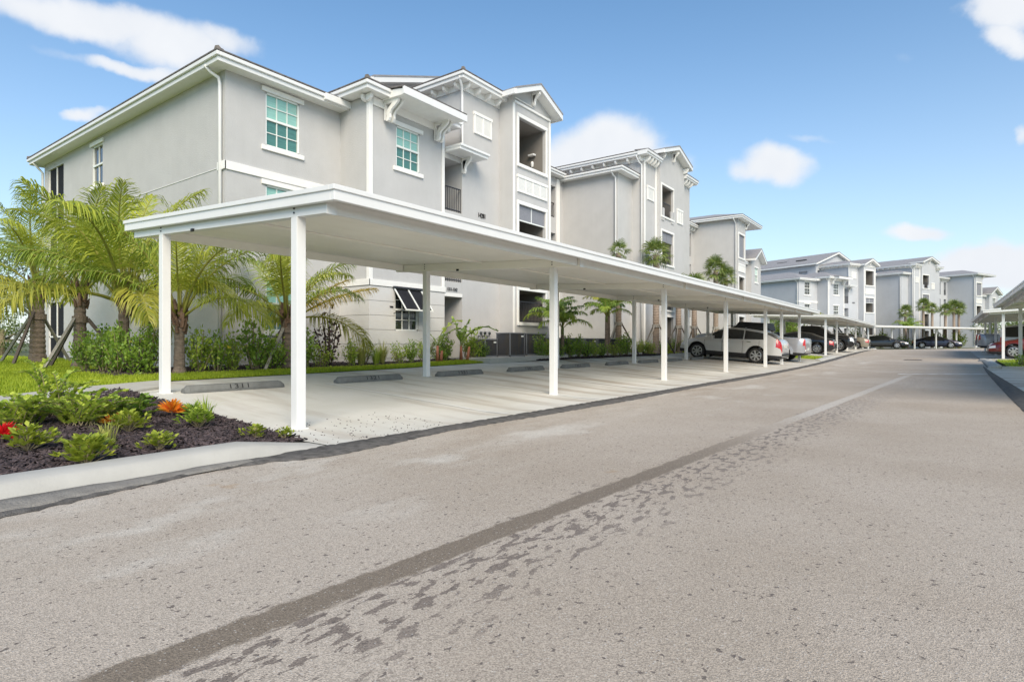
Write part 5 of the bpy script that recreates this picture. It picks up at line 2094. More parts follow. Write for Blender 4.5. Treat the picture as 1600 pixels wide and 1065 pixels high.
def cabbage_palm(x, y, h, label, size=1.0, seed=0, r=.17, braces=True, group='cabbage palms with bare trunks', n=26, dz=0):
    rnd = random.Random(seed)
    root = empty('cabbage_palm', (x, y, gz(x, y) + .03 + dz))
    tag(root, label, 'palm tree', group)
    key = round(h, 1)
    if key not in TR2:
        TR2[key] = trunk_mesh(h, r, r * .85, m=M_TRUNK2)
    part('trunk', TR2[key], root)
    for k in range(n):
        az = k * 2.39996
        t = (k + .5) / n
        el = 80 - 125 * t
        f = part('fan_leaf', FANS[k % 3], root, (0, 0, h + .1 - .15 * t), (rnd.uniform(-.5, .5), -R(el), az), (size * rnd.uniform(.85, 1.1),) * 3)
    if braces:
        for k in range(3):
            a = k * 2.09 + rnd.uniform(0, 1)
            q = MB(); q.tube([(math.cos(a) * .95, math.sin(a) * .95, 0), (math.cos(a) * r, math.sin(a) * r, 1.45)], .04, 4)
            q.build('brace', M_WOOD if k else M_WOODD, root)
        q = MB(); q.tube([(0, 0, 1.36), (0, 0, 1.52)], r * 1.25, 10); q.build('brace_band', M_WOOD, root)
    return root


cabbage_palm(-12.35, 25.3, 4.75, 'cabbage palm rising over the roof beside the white downspout, only its tip above the carport', .55, 1, .15, n=16)
cabbage_palm(-12.15, 29.3, 5.15, 'cabbage palm with yellowing crown right in front of the centre tower', .8, 2)
cabbage_palm(-12.1, 32.4, 3.5, 'cabbage palm trunk behind the third front post, crown under the roof line', .85, 3)
cabbage_palm(-12.1, 35.0, 3.9, 'cabbage palm behind the crossover nose with a small crown tip', .8, 4)
cabbage_palm(-11.9, 38.5, 5.15, 'tall cabbage palm with the widest crown above the carport roof', .88, 5)
cabbage_palm(-11.7, 40.0, 4.8, 'cabbage palm close beside the one with the widest crown', .72, 6)
fp = [(-3.9, 88.9, 4.5, 1.1, 'first of the far palms, standing alone before the blue side wall'), (-2.1, 90.3, 5.3, 1.15, 'far palm before the centre tower of the blue building, taller of a close pair'), (-1.2, 90.9, 4.9, .95, 'far palm before the blue centre tower, lower of a close pair'), (.15, 91.5, 4.7, 1.1, 'far palm with drooping crown left of the twin trunks'), (1.0, 92.2, 5.0, 1.2, 'far palm, left of the twin trunks before the blue wall'), (1.5, 92.9, 4.8, 1.15, 'far palm, right of the twin trunks before the blue wall')]
for i, (x, y, h, s, lb) in enumerate(fp):
    cabbage_palm(x, y, h, lb, s * .82, 20 + i, .16, braces=False)

# ---- short green palms with arching leaves
XMAS = [frond_mesh(1.25, e0, bend, 30, .40, .036, m_, 1.3, 40 + i, basal=.16) for i, (e0, bend, m_) in enumerate([(82, 85, L_BIRD), (68, 105, L_BIRD), (50, 105, L_SHRUB2)])]
XY = frond_mesh(1.4, 66, 95, 30, .42, .036, L_COCOY, 1.2, 55, basal=.18)


def small_palm(x, y, h, label, n=11, seed=0, yellow=0, size=1.0, r=.06, shaft=True, dz=0):
    rnd = random.Random(seed)
    root = empty('small_palm', (x, y, gz(x, y) + .03 + dz))
    tag(root, label, 'palm tree', 'short green palms in the bed')
    part('trunk', trunk_mesh(h, r * 1.3, r, m=M_TRUNK), root)
    if shaft:
        q = MB(); q.tube([(0, 0, h), (0, 0, h + .2), (0, 0, h + .42)], [r, r * 1.05, r * .4], 10); q.build('crownshaft', M_SHAFT, root, smooth=True)
    for k in range(n):
        t = k / n
        pr = XMAS[0 if t < .3 else 1 if t < .7 else 2]
        if k < yellow:
            pr = XY
        add_frond(root, pr, h + .34 - .1 * t, k * 2.4 + rnd.uniform(-.2, .2), R(rnd.uniform(-6, 6)), size * rnd.uniform(.9, 1.1), 0, .02)
    return root


small_palm(-11.9, 18.9, 1.15, 'short bushy green palm behind the second front post', 14, 1)
small_palm(-11.95, 19.6, .9, 'short palm partly behind the bushy one, right of the second front post', 9, 6)
small_palm(-11.95, 23.3, 1.5, 'slim palm with green umbrella crown before the flat wall', 11, 2)
small_palm(-12.3, 24.2, 1.75, 'slim palm with yellowing top fronds behind the umbrella crowned one', 9, 3, yellow=6)
small_palm(-3.4, 83.2, 1.9, 'young palm with spreading fronds over the broadside carport', 11, 9, size=1.5, yellow=2)
small_palm(-12.6, 66.4, 2.0, 'coconut like palm over the second carport roof, left one', 12, 12, size=1.6, yellow=4)
small_palm(-12.2, 70.0, 2.0, 'coconut like palm over the second carport roof, right one', 12, 13, size=1.6, yellow=6)
small_palm(-12.4, 62.5, 1.9, 'coconut like palm under the gap between the two carports', 12, 15, size=1.6, yellow=5)


# ---- shrubs
def leaf_cloud(tips, per, size, spread, seed, elong=1.8, up=.5):
    """leaves scattered about branch tips [(p, dir)]"""
    rg = np.random.default_rng(seed)
    P_ = np.repeat(np.array([t[0] for t in tips]), per, axis=0)
    D_ = np.repeat(np.array([t[1] for t in tips]), per, axis=0)
    n = len(P_)
    along = rg.uniform(-1, .3, (n, 1)) * spread * 2.2
    P_ = P_ + D_ * along + rg.normal(0, spread * .45, (n, 3))
    d = rg.normal(0, 1, (n, 3)) + D_ * .9
    d[:, 2] += up
    d /= np.linalg.norm(d, axis=1, keepdims=True)
    a = rg.normal(0, 1, (n, 3))
    w = np.cross(d, a)
    w /= np.linalg.norm(w, axis=1, keepdims=True) + 1e-9
    s = (size * rg.uniform(.7, 1.25, (n, 1)))
    l_ = d * s * elong / 1.8
    w = w * s * .28
    nn = np.cross(d, w) * .0
    V = np.stack([P_, P_ + l_ * .45 - w, P_ + l_, P_ + l_ * .45 + w], 1).reshape(-1, 3)
    F = np.arange(4 * n).reshape(-1, 4)
    return V, F


def shrub_meshes(kind, seed):
    rnd = random.Random(seed)
    if kind == 'tall':      # upright, several stems
        h, r, ns, per, sz, lm, sm, sp, el = 1.0, .34, 9, 46, .085, L_SHRUB, M_STEM, .12, 2.0
    elif kind == 'light':
        h, r, ns, per, sz, lm, sm, sp, el = .85, .36, 9, 44, .08, L_SHRUB2, M_STEM, .12, 2.0
    elif kind == 'round':
        h, r, ns, per, sz, lm, sm, sp, el = .62, .38, 12, 40, .07, L_SHRUB, M_STEMD, .11, 1.6
    elif kind == 'purple':
        h, r, ns, per, sz, lm, sm, sp, el = 1.35, .3, 8, 16, .10, L_PURPLE, M_STEMD, .16, 1.8
    else:
        h, r, ns, per, sz, lm, sm, sp, el = .5, .3, 9, 40, .06, L_SHRUB2, M_STEM, .1, 1.6
    q = MB()
    tips = []
    for i in range(ns):
        a = i * 2.4 + rnd.uniform(-.3, .3)
        rr = r * math.sqrt((i + .5) / ns)
        hh = h * (1 - .35 * (rr / r) ** 2) * rnd.uniform(.82, 1.08)
        p0 = Vector((math.cos(a) * .05, math.sin(a) * .05, 0))
        p1 = Vector((math.cos(a) * rr * .6, math.sin(a) * rr * .6, hh * .5))
        p2 = Vector((math.cos(a) * rr, math.sin(a) * rr, hh))
        q.tube([p0, p1, p2], [.014, .011, .006], 5)
        for t in (.42, .62, .8, 1.0) if kind != 'purple' else (.35, .6, .8, 1.0):
            p = (p0.lerp(p1, t * 2) if t < .5 else p1.lerp(p2, t * 2 - 1))
            jit = Vector((rnd.uniform(-1, 1), rnd.uniform(-1, 1), rnd.uniform(-.3, .5))) * .09
            dd = ((p2 - p1).normalized() + jit * 3).normalized()
            tips.append((tuple(p + jit), tuple(dd)))
    leaf = get_mesh(leaf_cloud(tips, per // 4 + 6 if kind != 'purple' else 9, sz, sp, seed, el), 'foliage', lm)
    return leaf, get_mesh(q, 'stem', sm)


SH = {k: [shrub_meshes(k, s) for s in (1, 2, 3)] for k in ('tall', 'light', 'round', 'purple', 'low')}
FLW = MB()
for k in range(5):
    a = k * 1.257
    FLW.quad((0, 0, 0), (.03 * math.cos(a - .5), .03 * math.sin(a - .5), .01), (.045 * math.cos(a), .045 * math.sin(a), .015), (.03 * math.cos(a + .5), .03 * math.sin(a + .5), .01))
FLW = get_mesh(FLW, 'flower', M_FLOWER)


def shrub(kind, x, y, s, label, group=None, flowers=0, rz=None, cat='shrub', name='shrub', v=None):
    rnd = random.Random(int(abs(x * 97 + y * 31)))
    v = rnd.randrange(3) if v is None else v
    root = empty(name, (x, y, gz(x, y) + .045), rnd.uniform(0, 6.28) if rz is None else rz)
    tag(root, label, cat, group)
    lf, st = SH[kind][v]
    part('foliage', lf, root, scale=(s, s, s * rnd.uniform(.92, 1.1)))
    part('stem', st, root, scale=(s, s, s))
    for k in range(flowers):
        part('flower', FLW, root, (rnd.uniform(-.3, .3) * s, rnd.uniform(-.3, .3) * s, rnd.uniform(.5, .8) * s), (rnd.uniform(-.8, .8), rnd.uniform(-.8, .8), 0), (1.4,) * 3)
    return root


# hedge line between the lawn and the side wall, seen from u=110 to 440 in the photo
hedge = [(-15.6, 5.0, 'tall', 1.0), (-15.0, 5.1, 'light', 1.05), (-14.4, 4.95, 'tall', 1.05), (-13.9, 5.1, 'tall', 1.1), (-13.5, 4.9, 'tall', 1.05), (-13.3, 5.4, 'tall', 1.15), (-13.0, 5.05, 'round', 1.35)]
hl = ['dense green shrub at the left end of the hedge by the braced palm', 'lighter green shrub, second in the hedge, pale stems showing', 'green shrub third from the left end of the hedge', 'green shrub in the middle of the hedge below the tallest palm', 'green shrub fifth along the hedge, orange flower near it', 'tall green shrub just left of the first rear post', 'low round shrub against the first rear post']
for (x, y, k, s), lb in zip(hedge, hl):
    shrub(k, x, y, s * .84, lb, 'green shrubs of the hedge', flowers=1 if 'fifth' in lb else 0)
bed = [(-12.95, 6.25, 'light', 1.05, 2, 'light green shrub with yellow flowers just right of the first rear post'), (-13.05, 7.0, 'light', .95, 3, 'loose light green shrub with pale stems, second right of the first rear post'),
       (-13.1, 7.6, 'tall', 1.2, 1, 'tallest green shrub left of the ground floor window'), (-13.2, 8.2, 'light', .9, 0, 'small green shrub at the foot of the orange palm'),
       (-13.15, 9.5, 'low', 1.2, 0, 'low shrub under the purple bush'), (-12.9, 6.62, 'tall', .8, 0, 'small green shrub between two flowering ones near the first rear post'), (-12.95, 7.95, 'round', .95, 0, 'round shrub below the tallest one by the window'), (-13.05, 10.35, 'light', .75, 0, 'light shrub between the purple bush and the first grass clump'), (-13.0, 8.9, 'tall', .9, 0, 'green shrub hidden partly by the first front post'), (-12.95, 12.5, 'tall', .62, 0, 'small upright shrub left of the window screen'), (-13.0, 14.1, 'tall', .8, 0, 'upright shrub between the two banana plants'), (-13.1, 12.15, 'low', 1.0, 0, 'sprawling low shrub at the corner of the ruled wall'),
       (-13.0, 13.1, 'low', 1.0, 0, 'low green shrub below the tilted window screen'), (-12.95, 13.8, 'round', .9, 0, 'round dark shrub beside the banana stem'),
       (-12.9, 15.3, 'light', 1.0, 0, 'fluffy light shrub beside the passage'), (-12.85, 15.75, 'round', .75, 0, 'small round shrub at the passage corner')]
for x, y, k, s, fl, lb in bed:
    shrub(k, x, y, s, lb, 'shrubs in the bed along the front wall', flowers=fl)
shrub('purple', -13.2, 9.75, 1.15, 'bare purple leaved bush beside the first front post', None, v=0)
for i, (y, k, s) in enumerate([(17.9, 'tall', .85), (18.45, 'light', .8), (19.1, 'round', .9), (20.0, 'tall', .85), (20.7, 'tall', .8), (21.3, 'round', 1.0), (22.0, 'light', .8), (22.7, 'round', .9), (23.8, 'low', 1.1), (24.5, 'tall', .85), (25.1, 'tall', .95), (25.9, 'low', 1.1), (27.6, 'round', 1.0), (28.6, 'low', 1.2), (29.9, 'round', .9), (31.0, 'low', 1.2), (32.3, 'round', 1.1), (34, 'round', 1.0), (36, 'tall', 1.0), (38, 'round', 1.3), (41, 'tall', 1.2), (44, 'round', 1.3), (47, 'tall', 1.3), (50, 'round', 1.3), (53, 'tall', 1.3), (56, 'round', 1.3), (59, 'tall', 1.4)]):
    nth_ = ['leftmost', 'second', 'third', 'fourth', 'fifth', 'sixth', 'seventh', 'eighth', 'ninth', 'tenth', 'eleventh', 'twelfth', '13th', '14th', '15th', '16th', '17th', '18th', '19th', '20th', '21st', '22nd', '23rd', '24th', '25th', '26th', '27th'][i]
    shrub(k, -11.85 if y < 27 else -12.2, y, s, '%s shrub of the row along the condensers and tower walls' % nth_, 'shrubs in the row beyond the condensers', flowers=1 if i in (1,) else 0)
for i, (x, y) in enumerate([(-12.1, 62), (-12, 64), (-12.4, 67), (-12, 69.5), (-11.4, 72), (-10.5, 74.8), (-8.2, 78.3), (-5.9, 80.5), (-3.9, 83.5), (-.6, 88), (1.5, 91)]):
    shrub(['tall', 'light', 'round'][i % 3], x, y, 2.1, ['bright shrub behind the gap between the carports', 'green shrub behind the second carport, by its first posts', 'shrub behind the black pickup', 'green shrub left of the champagne sedan', 'shrub between champagne sedan and black sedan', 'shrub above the far black sedan', 'shrub between the two far dark sedans', 'small shrub by the far tower door', 'shrub behind the navy sedan roof', 'shrub past the twin palm trunks', 'shrub at the right end of the broadside carport'][i], 'shrubs before the far building')

# ornamental grasses


def grass_tuft(x, y, s, label, m=L_YGRASS, n=150):
    rg = np.random.default_rng(int(abs(x * 10 + y * 77)))
    a = rg.uniform(0, 6.28, n)
    le = rg.uniform(.35, .75, n) * s
    lean = rg.uniform(.1, .75, n)
    d = np.stack([np.cos(a), np.sin(a), np.zeros(n)], 1)
    p0 = d * rg.uniform(0, .07, (n, 1))
    p1 = p0 + d * (le * lean * .35)[:, None] + np.array([0, 0, 1]) * (le * .6)[:, None]
    p2 = p1 + d * (le * lean * .6)[:, None] + np.array([0, 0, 1]) * (le * (.42 - .5 * lean))[:, None]
    w = np.stack([-np.sin(a), np.cos(a), np.zeros(n)], 1) * .006
    V = np.stack([p0 - w, p0 + w, p1 + w, p1 - w, p2], 1).reshape(-1, 3)
    F = []
    me_f = np.arange(n)[:, None] * 5
    F4 = np.concatenate([me_f + np.array([[0, 1, 2, 3]]), me_f + np.array([[3, 2, 4, 4]])])
    root = empty('ornamental_grass', (x, y, gz(x, y) + .05))
    tag(root, label, 'grass plant', 'ornamental grasses in the bed')
    q = MB()
    q.v = [tuple(v) for v in V]
    q.f = [tuple(int(i) for i in f) for f in me_f + np.array([[0, 1, 2, 3]])] + [tuple(int(i) for i in f) for f in me_f + np.array([[3, 2, 4]])]
    q.build('foliage', m, root)
    return root


grass_tuft(-13.1, 10.75, 1.15, 'tan green grass clump right of the purple bush')
grass_tuft(-13.2, 11.6, 1.15, 'tan green grass clump against the ruled wall corner')
grass_tuft(-13.0, 11.2, .9, 'smaller grass clump between the two larger ones', L_SHRUB2)
grass_tuft(-12.0, 27.0, 1.1, 'yellow green grass mound by the third rear post', L_YGRASS, 260)
grass_tuft(-11.95, 27.9, 1.0, 'yellow green grass mound nearer the palm trunk', L_YGRASS, 260)

# stems with thick leaves (plumeria like)


def spiky_plant(x, y, s, label, n=9, m=L_BIRD, name='leafy_plant', leaf=.22):
    rnd = random.Random(int(x * 13 + y * 7))
    root = empty(name, (x, y, gz(x, y) + .05))
    tag(root, label, 'plant')
    st, lf = MB(), MB()
    for i in range(n):
        a = rnd.uniform(0, 6.28)
        l_ = rnd.uniform(.35, .7) * s
        tip = Vector((math.cos(a) * l_ * .5, math.sin(a) * l_ * .5, l_))
        st.tube([(0, 0, 0), tip], [.014, .008], 5)
        for k in range(9):
            b = k * 2.4
            c = tip * (.45 + .55 * k / 8)
            d = Vector((math.cos(b), math.sin(b), .6)).normalized()
            w = Vector((-math.sin(b), math.cos(b), 0)) * .022 * s
            L1 = leaf * s
            lf.quad(c, c + d * L1 * .5 - w, c + d * L1 + Vector((0, 0, -.02)), c + d * L1 * .5 + w)
    st.build('stem', M_STEM, root)
    lf.build('foliage', m, root)
    return root


spiky_plant(-13.2, 11.0, 1.0, 'thick stemmed plant between the grass clumps', 7)
spiky_plant(-13.1, 12.7, .8, 'small upright leafy plant left of the window screen', 6)
spiky_plant(-13.2, 13.4, 1.0, 'leafy plant under the window screen left of the banana', 8)
spiky_plant(-12.95, 15.0, 1.0, 'bushy leafy plant right of the banana leaves', 8, L_SHRUB2)


# banana like plants with broad leaves
def broad_leaf(L_, W_, e0, bend, m, seed):
    rnd = random.Random(seed)
    q = MB()
    N_ = 12
    p = Vector((0, 0, 0))
    C_ = []
    for i in range(N_ + 1):
        t = i / N_
        e = R(e0 - bend * t ** 1.3)
        C_.append((p.copy(), Vector((-math.sin(e), 0, math.cos(e)))))
        p += Vector((math.cos(e), 0, math.sin(e))) * L_ / N_
    st = MB()
    st.tube([c[0] for c in C_], [.02 * (1 - .7 * i / N_) for i in range(N_ + 1)], 6)
    for i in range(4, N_):
        for s in (-1, 1):
            t0, t1 = (i - 4) / (N_ - 4), (i - 3) / (N_ - 4) - .02
            w0, w1 = W_ * math.sin(math.pi * (.1 + .88 * t0)) ** .6, W_ * math.sin(math.pi * min(1, .1 + .88 * t1)) ** .6
            dz0, dz1 = rnd.uniform(-.08, .02), rnd.uniform(-.08, .02)
            a, b = C_[i], C_[i + 1]
            q.quad(a[0], b[0], b[0] + Vector((0, s * w1, 0)) + b[1] * (.25 * w1 + dz1), a[0] + Vector((0, s * w0, 0)) + a[1] * (.25 * w0 + dz0))
    return get_mesh(q, 'broad_leaf', m), get_mesh(st, 'leaf_stalk', M_SHAFT, True)


BL = [broad_leaf(1.0, .13, 82, 20, L_BIRD, 1), broad_leaf(1.05, .14, 70, 60, L_BIRD, 2), broad_leaf(1.3, .15, 62, 105, L_BIRD, 3), broad_leaf(1.15, .14, 78, 85, L_SHRUB2, 4)]
M_REDSTEM = mat('reddish_stem', (.30, .12, .07), .8, .35, 6, .4, 20)


def banana(x, y, leaves, label, stems=((0, 0, .45),)):
    root = empty('banana_plant', (x, y, gz(x, y) + .05))
    tag(root, label, 'banana plant', 'broad leaved plants by the passage')
    for (sx, sy, h) in stems:
        q = MB(); q.tube([(sx, sy, 0), (sx * 1.3, sy * 1.3, h)], [.06, .035], 10); q.build('stem', M_REDSTEM, root, smooth=True)
    for (k, az, z, s) in leaves:
        e = part('leaf', BL[k][0], root, (0, 0, z), (0, 0, R(az)), (s,) * 3)
        part('leaf_stalk', BL[k][1], e)
    return root


banana(-12.75, 13.45, [(3, 60, .5, 1.1), (2, 30, .5, 1.0), (1, -140, .5, .6), (1, 100, .45, .6)], 'banana plant with leaves arching over the ground floor window', ((0, 0, .5), (.05, .1, .35)))
banana(-12.7, 14.5, [(0, 30, .4, 1.0), (0, 200, .45, 1.05), (1, 60, .4, 1.0), (0, 100, .3, .9), (2, 62, .45, 1.25), (1, -60, .4, .8)], 'banana plant with upright leaves and one long leaf arching right', ((0, 0, .5), (.06, .25, .45)))


# ---- island plants
def spray_bush(x, y, s, label, n=34, seed=0, m=L_COCOP, h=.42):
    """arching stems set with round leaves in two rows"""
    rnd = random.Random(seed)
    root = empty('cocoplum_shrub', (x, y, gz(x, y) + .05))
    tag(root, label, 'shrub', 'round leaved shrubs on the island bed')
    lf, st = MB(), MB()
    for i in range(n):
        a = rnd.uniform(0, 6.28)
        rad = rnd.uniform(.2, .75) * s
        hh = h * s * rnd.uniform(.35, 1.15) * (1.15 - .5 * rad / (.75 * s))
        b0 = Vector((rnd.uniform(-.22, .22) * s, rnd.uniform(-.22, .22) * s, 0))
        P = []
        N_ = 7
        for k in range(N_ + 1):
            t = k / N_
            P.append(b0 + Vector((math.cos(a) * rad * t ** 1.3, math.sin(a) * rad * t ** 1.3, hh * math.sin(t * math.pi * .55) / math.sin(math.pi * .55))))
        st.tube(P, [.006 * (1 - .6 * k / N_) for k in range(N_ + 1)], 4)
        m_n = 14
        for k in range(m_n):
            t = .08 + .92 * (k + .5) / m_n
            f = t * N_
            j = min(int(f), N_ - 1)
            c = P[j].lerp(P[j + 1], f - j)
            d = (P[j + 1] - P[j]).normalized()
            for sd in (-1, 1):
                side = Vector((-d.y, d.x, 0))
                if side.length < .01: side = Vector((1, 0, 0))
                side.normalize()
                dirn = (side * sd * .85 + d * .45 + Vector((0, 0, rnd.uniform(.2, .9)))).normalized()
                L1 = rnd.uniform(.038, .060)
                w = dirn.cross(Vector((rnd.uniform(-.3, .3), rnd.uniform(-.3, .3), 1))).normalized() * L1 * .42
                lf.quad(c, c + dirn * L1 * .3 - w * .85, c + dirn * L1 * .75 - w * .8, c + dirn * L1, c + dirn * L1 * .75 + w * .8, c + dirn * L1 * .3 + w * .85)
    st.build('stem', M_STEM, root)
    lf.build('foliage', m, root)
    return root


spray_bush(-7.85, 1.95, .66, 'round leaved lime green shrub, left one of three on the island', 44, 1, h=.5)
spray_bush(-7.6, 2.42, .72, 'round leaved shrub in the middle of the island, most stems upright', 50, 2, h=.5)
spray_bush(-7.7, 2.9, .52, 'darker round leaved shrub next to the orange croton', 40, 3, L_SHRUB, h=.5)
spray_bush(-8.25, 2.35, .62, 'round leaved shrub behind the other two, one stem sticking up', 26, 4, L_COCOP, .95)


def rosette(x, y, s, label, n=60, m=L_LIME, seed=0):
    rnd = random.Random(seed)
    root = empty('groundcover_plant', (x, y, gz(x, y) + .05))
    tag(root, label, 'plant', 'low lime green plants on the island bed')
    lf, st = MB(), MB()
    n = int(n * 1.5)
    for i in range(n):
        a = rnd.uniform(0, 6.28)
        rad = rnd.uniform(.02, .24) * s * (.7 + .3 * math.sin(a * 3 + seed))
        hh = .13 * s * rnd.uniform(.4, 1.4) * (1.25 - rad / (.24 * s) * .5)
        c = Vector((math.cos(a) * rad, math.sin(a) * rad * .9, hh))
        if i % 3 == 0:
            st.tube([(0, 0, 0), c], [.005, .003], 4)
        for k in range(4):
            b = a + rnd.uniform(-1.2, 1.2)
            d = Vector((math.cos(b), math.sin(b), rnd.uniform(.1, 1.1))).normalized()
            L1 = rnd.uniform(.05, .085) * s ** .5
            w = d.cross(Vector((rnd.uniform(-.4, .4), rnd.uniform(-.4, .4), 1))).normalized() * L1 * .24
            lf.quad(c, c + d * L1 * .6 - w, c + d * L1, c + d * L1 * .6 + w)
    st.build('stem', M_STEM, root)
    lf.build('foliage', m, root)
    return root


ros = [(-5.75, 1.85, 1.15, 85, 'largest lime green plant, close to the kerb'), (-6.6, 1.68, 1.0, 60, 'wide lime green plant at the left edge of the photo'), (-6.95, 2.62, 1.0, 62, 'lime green plant in the middle of the mulch behind the kerb row'), (-5.95, 2.5, .8, 42, 'small lime green plant between the largest one and the corner'), (-6.75, 3.25, .95, 60, 'lime green plant beside the pavement edge'), (-5.95, 3.45, .62, 32, 'small lime green plant near the kerb tip'), (-6.2, 2.0, .55, 26, 'tiny lime green sprig right of the largest plant'), (-5.7, 3.65, .5, 24, 'last tiny green sprig at the kerb tip')]
for i, (x, y, s, n, lb) in enumerate(ros):
    rosette(x, y, s, lb, n, L_LIME if i not in (4,) else L_SHRUB2, 60 + i)
grass_tuft(-6.55, 2.28, .38, 'thin dry grass tuft between the lime green plants', L_YGRASS, 50)


def croton(x, y, s, label, m, n=70, seed=0, cat='plant', name='croton'):
    rnd = random.Random(seed)
    root = empty(name, (x, y, gz(x, y) + .05))
    tag(root, label, cat)
    lf = MB()
    for i in range(n):
        a = rnd.uniform(0, 6.28)
        el = rnd.uniform(.15, 1.45)
        d = Vector((math.cos(a) * math.cos(el), math.sin(a) * math.cos(el), math.sin(el)))
        c = Vector((0, 0, .06 * s)) + d * .05 * s
        L1 = .17 * s * rnd.uniform(.7, 1.15)
        w = d.cross(Vector((rnd.uniform(-1, 1), rnd.uniform(-1, 1), .5))).normalized() * .018 * s
        mid = c + d * L1 * .55
        tip = c + d * L1 + Vector((math.cos(a), math.sin(a), -.4)) * .03 * s
        lf.quad(c, mid - w, tip, mid + w)
    lf.build('foliage', m, root)
    st = MB(); st.tube([(0, 0, 0), (0, 0, .09 * s)], .012, 6); st.build('stem', M_STEMD, root)
    return root


croton(-7.55, 3.32, .85, 'orange and red croton at the edge of the island mulch', L_CROTON, 110, 4)
croton(-7.35, 2.6, .55, 'small orange croton left of the lime green plants', L_CROTON, 40, 5)
croton(-7.02, 1.60, .8, 'red flower cut by the left edge of the photo', L_RED, 90, 6, name='red_flower')
q = MB()
# croton's low green leaves
croton(-7.4, 3.5, .8, 'green leaves growing beside the orange croton', L_SHRUB, 60, 9, name='leafy_plant')
grass_tuft(-7.1, 3.5, .5, 'wispy weeds on the pavement edge beyond the croton', L_SHRUB2, 60)

# ---- mulch chips


def chips(name, n, xr, yr, inside, seed, size=(.06, .017, .009), zoff=.05, jit=.02):
    rg = np.random.default_rng(seed)
    x = rg.uniform(*xr, n); y = rg.uniform(*yr, n)
    keep = np.array([inside(a, b) for a, b in zip(x, y)])
    x, y = x[keep], y[keep]
    n = len(x)
    z = np.array([gz(a, b) for a, b in zip(x, y)]) + zoff + rg.uniform(0, jit, n)
    th = rg.uniform(0, 6.28, n); ti = rg.normal(0, .38, n); ro = rg.normal(0, .5, n)
    L1 = size[0] * rg.uniform(.5, 1.6, n); W1 = size[1] * rg.uniform(.5, 1.6, n); H1 = size[2] * rg.uniform(.6, 1.5, n)
    c, s = np.cos(th), np.sin(th)
    ax = np.stack([c * np.cos(ti), s * np.cos(ti), np.sin(ti)], 1)
    sd = np.stack([-s * np.cos(ro), c * np.cos(ro), np.sin(ro)], 1)
    up = np.cross(ax, sd)
    P0 = np.stack([x, y, z], 1)
    V = []
    for a, b, d in ((-1, -1, -1), (1, -.6, -1), (1, .6, -1), (-1, 1, -1), (-.9, -1, 1), (.9, -.5, 1), (.9, .5, 1), (-.9, 1, 1)):
        V.append(P0 + ax * (a * L1 / 2)[:, None] + sd * (b * W1 / 2)[:, None] + up * (d * H1 / 2)[:, None])
    V = np.stack(V, 1).reshape(-1, 3)
    fb = np.array([(4, 5, 6, 7), (0, 1, 5, 4), (1, 2, 6, 5), (2, 3, 7, 6), (3, 0, 4, 7)])
    F = (np.arange(n)[:, None, None] * 8 + fb[None]).reshape(-1, 4)
    o = npmesh(name, V, F, M_CHIP)
    o['kind'] = 'stuff'
    return o


def in_island(x, y):
    return x > lerp_table([(-3, -6.6), (-.7, -7.7), (1.3, -8.8), (2.9, -9.8), (3.8, -10.35)], y) and x < -5.5


chips('mulch', 26000, (-10.3, -5.5), (-1.5, 3.78), in_island, 1)
chips('mulch', 14000, (-15.0, -12.75), (4.6, 14.6), lambda x, y: x > -15.2 and (x > -13.6 or y < 7.9 or (x > -14.9 and y < 11.4)), 2, (.07, .02, .012))
chips('mulch', 6000, (-12.5, -11.62), (17.4, 28), lambda x, y: True, 3, (.08, .025, .015))
# loose grit on the pavement near the kerb tip and along the tar edge
chips('grit', 240, (-6.6, -5.2), (3.7, 6.5), lambda x, y: (x + 5.9) ** 2 + (y - 4.8) ** 2 < 1.2, 4, (.012, .008, .006), .02, .003)

# ---- lawn blades


def blades(name, n, xr, yr, inside, seed, h=.055, w=.006):
    rg = np.random.default_rng(seed)
    x = rg.uniform(*xr, n); y = rg.uniform(*yr, n)
    keep = np.array([inside(a, b) for a, b in zip(x, y)])
    x, y = x[keep], y[keep]
    n = len(x)
    z = np.array([gz(a, b) for a, b in zip(x, y)]) + .028
    a = rg.uniform(0, 6.28, n)
    hh = h * rg.uniform(.5, 1.4, n)
    ln = rg.uniform(0, .7, n) * hh
    P0 = np.stack([x, y, z], 1)
    wv = np.stack([-np.sin(a), np.cos(a), a * 0], 1) * w
    tip = P0 + np.stack([np.cos(a) * ln, np.sin(a) * ln, hh], 1)
    V = np.stack([P0 - wv, P0 + wv, tip], 1).reshape(-1, 3)
    F = np.arange(3 * n).reshape(-1, 3)
    o = npmesh(name, V, F, L_GRASS)
    o['kind'] = 'stuff'
    return o


def left_lawn(x, y):
    return x < lerp_table([(-3, -7.2), (-1, -8.5), (1.2, -9.7), (3.2, -10.8), (4.9, -11.3), (7, -12.6)], y) - .02 and not (x > -16 and y > 4.75)


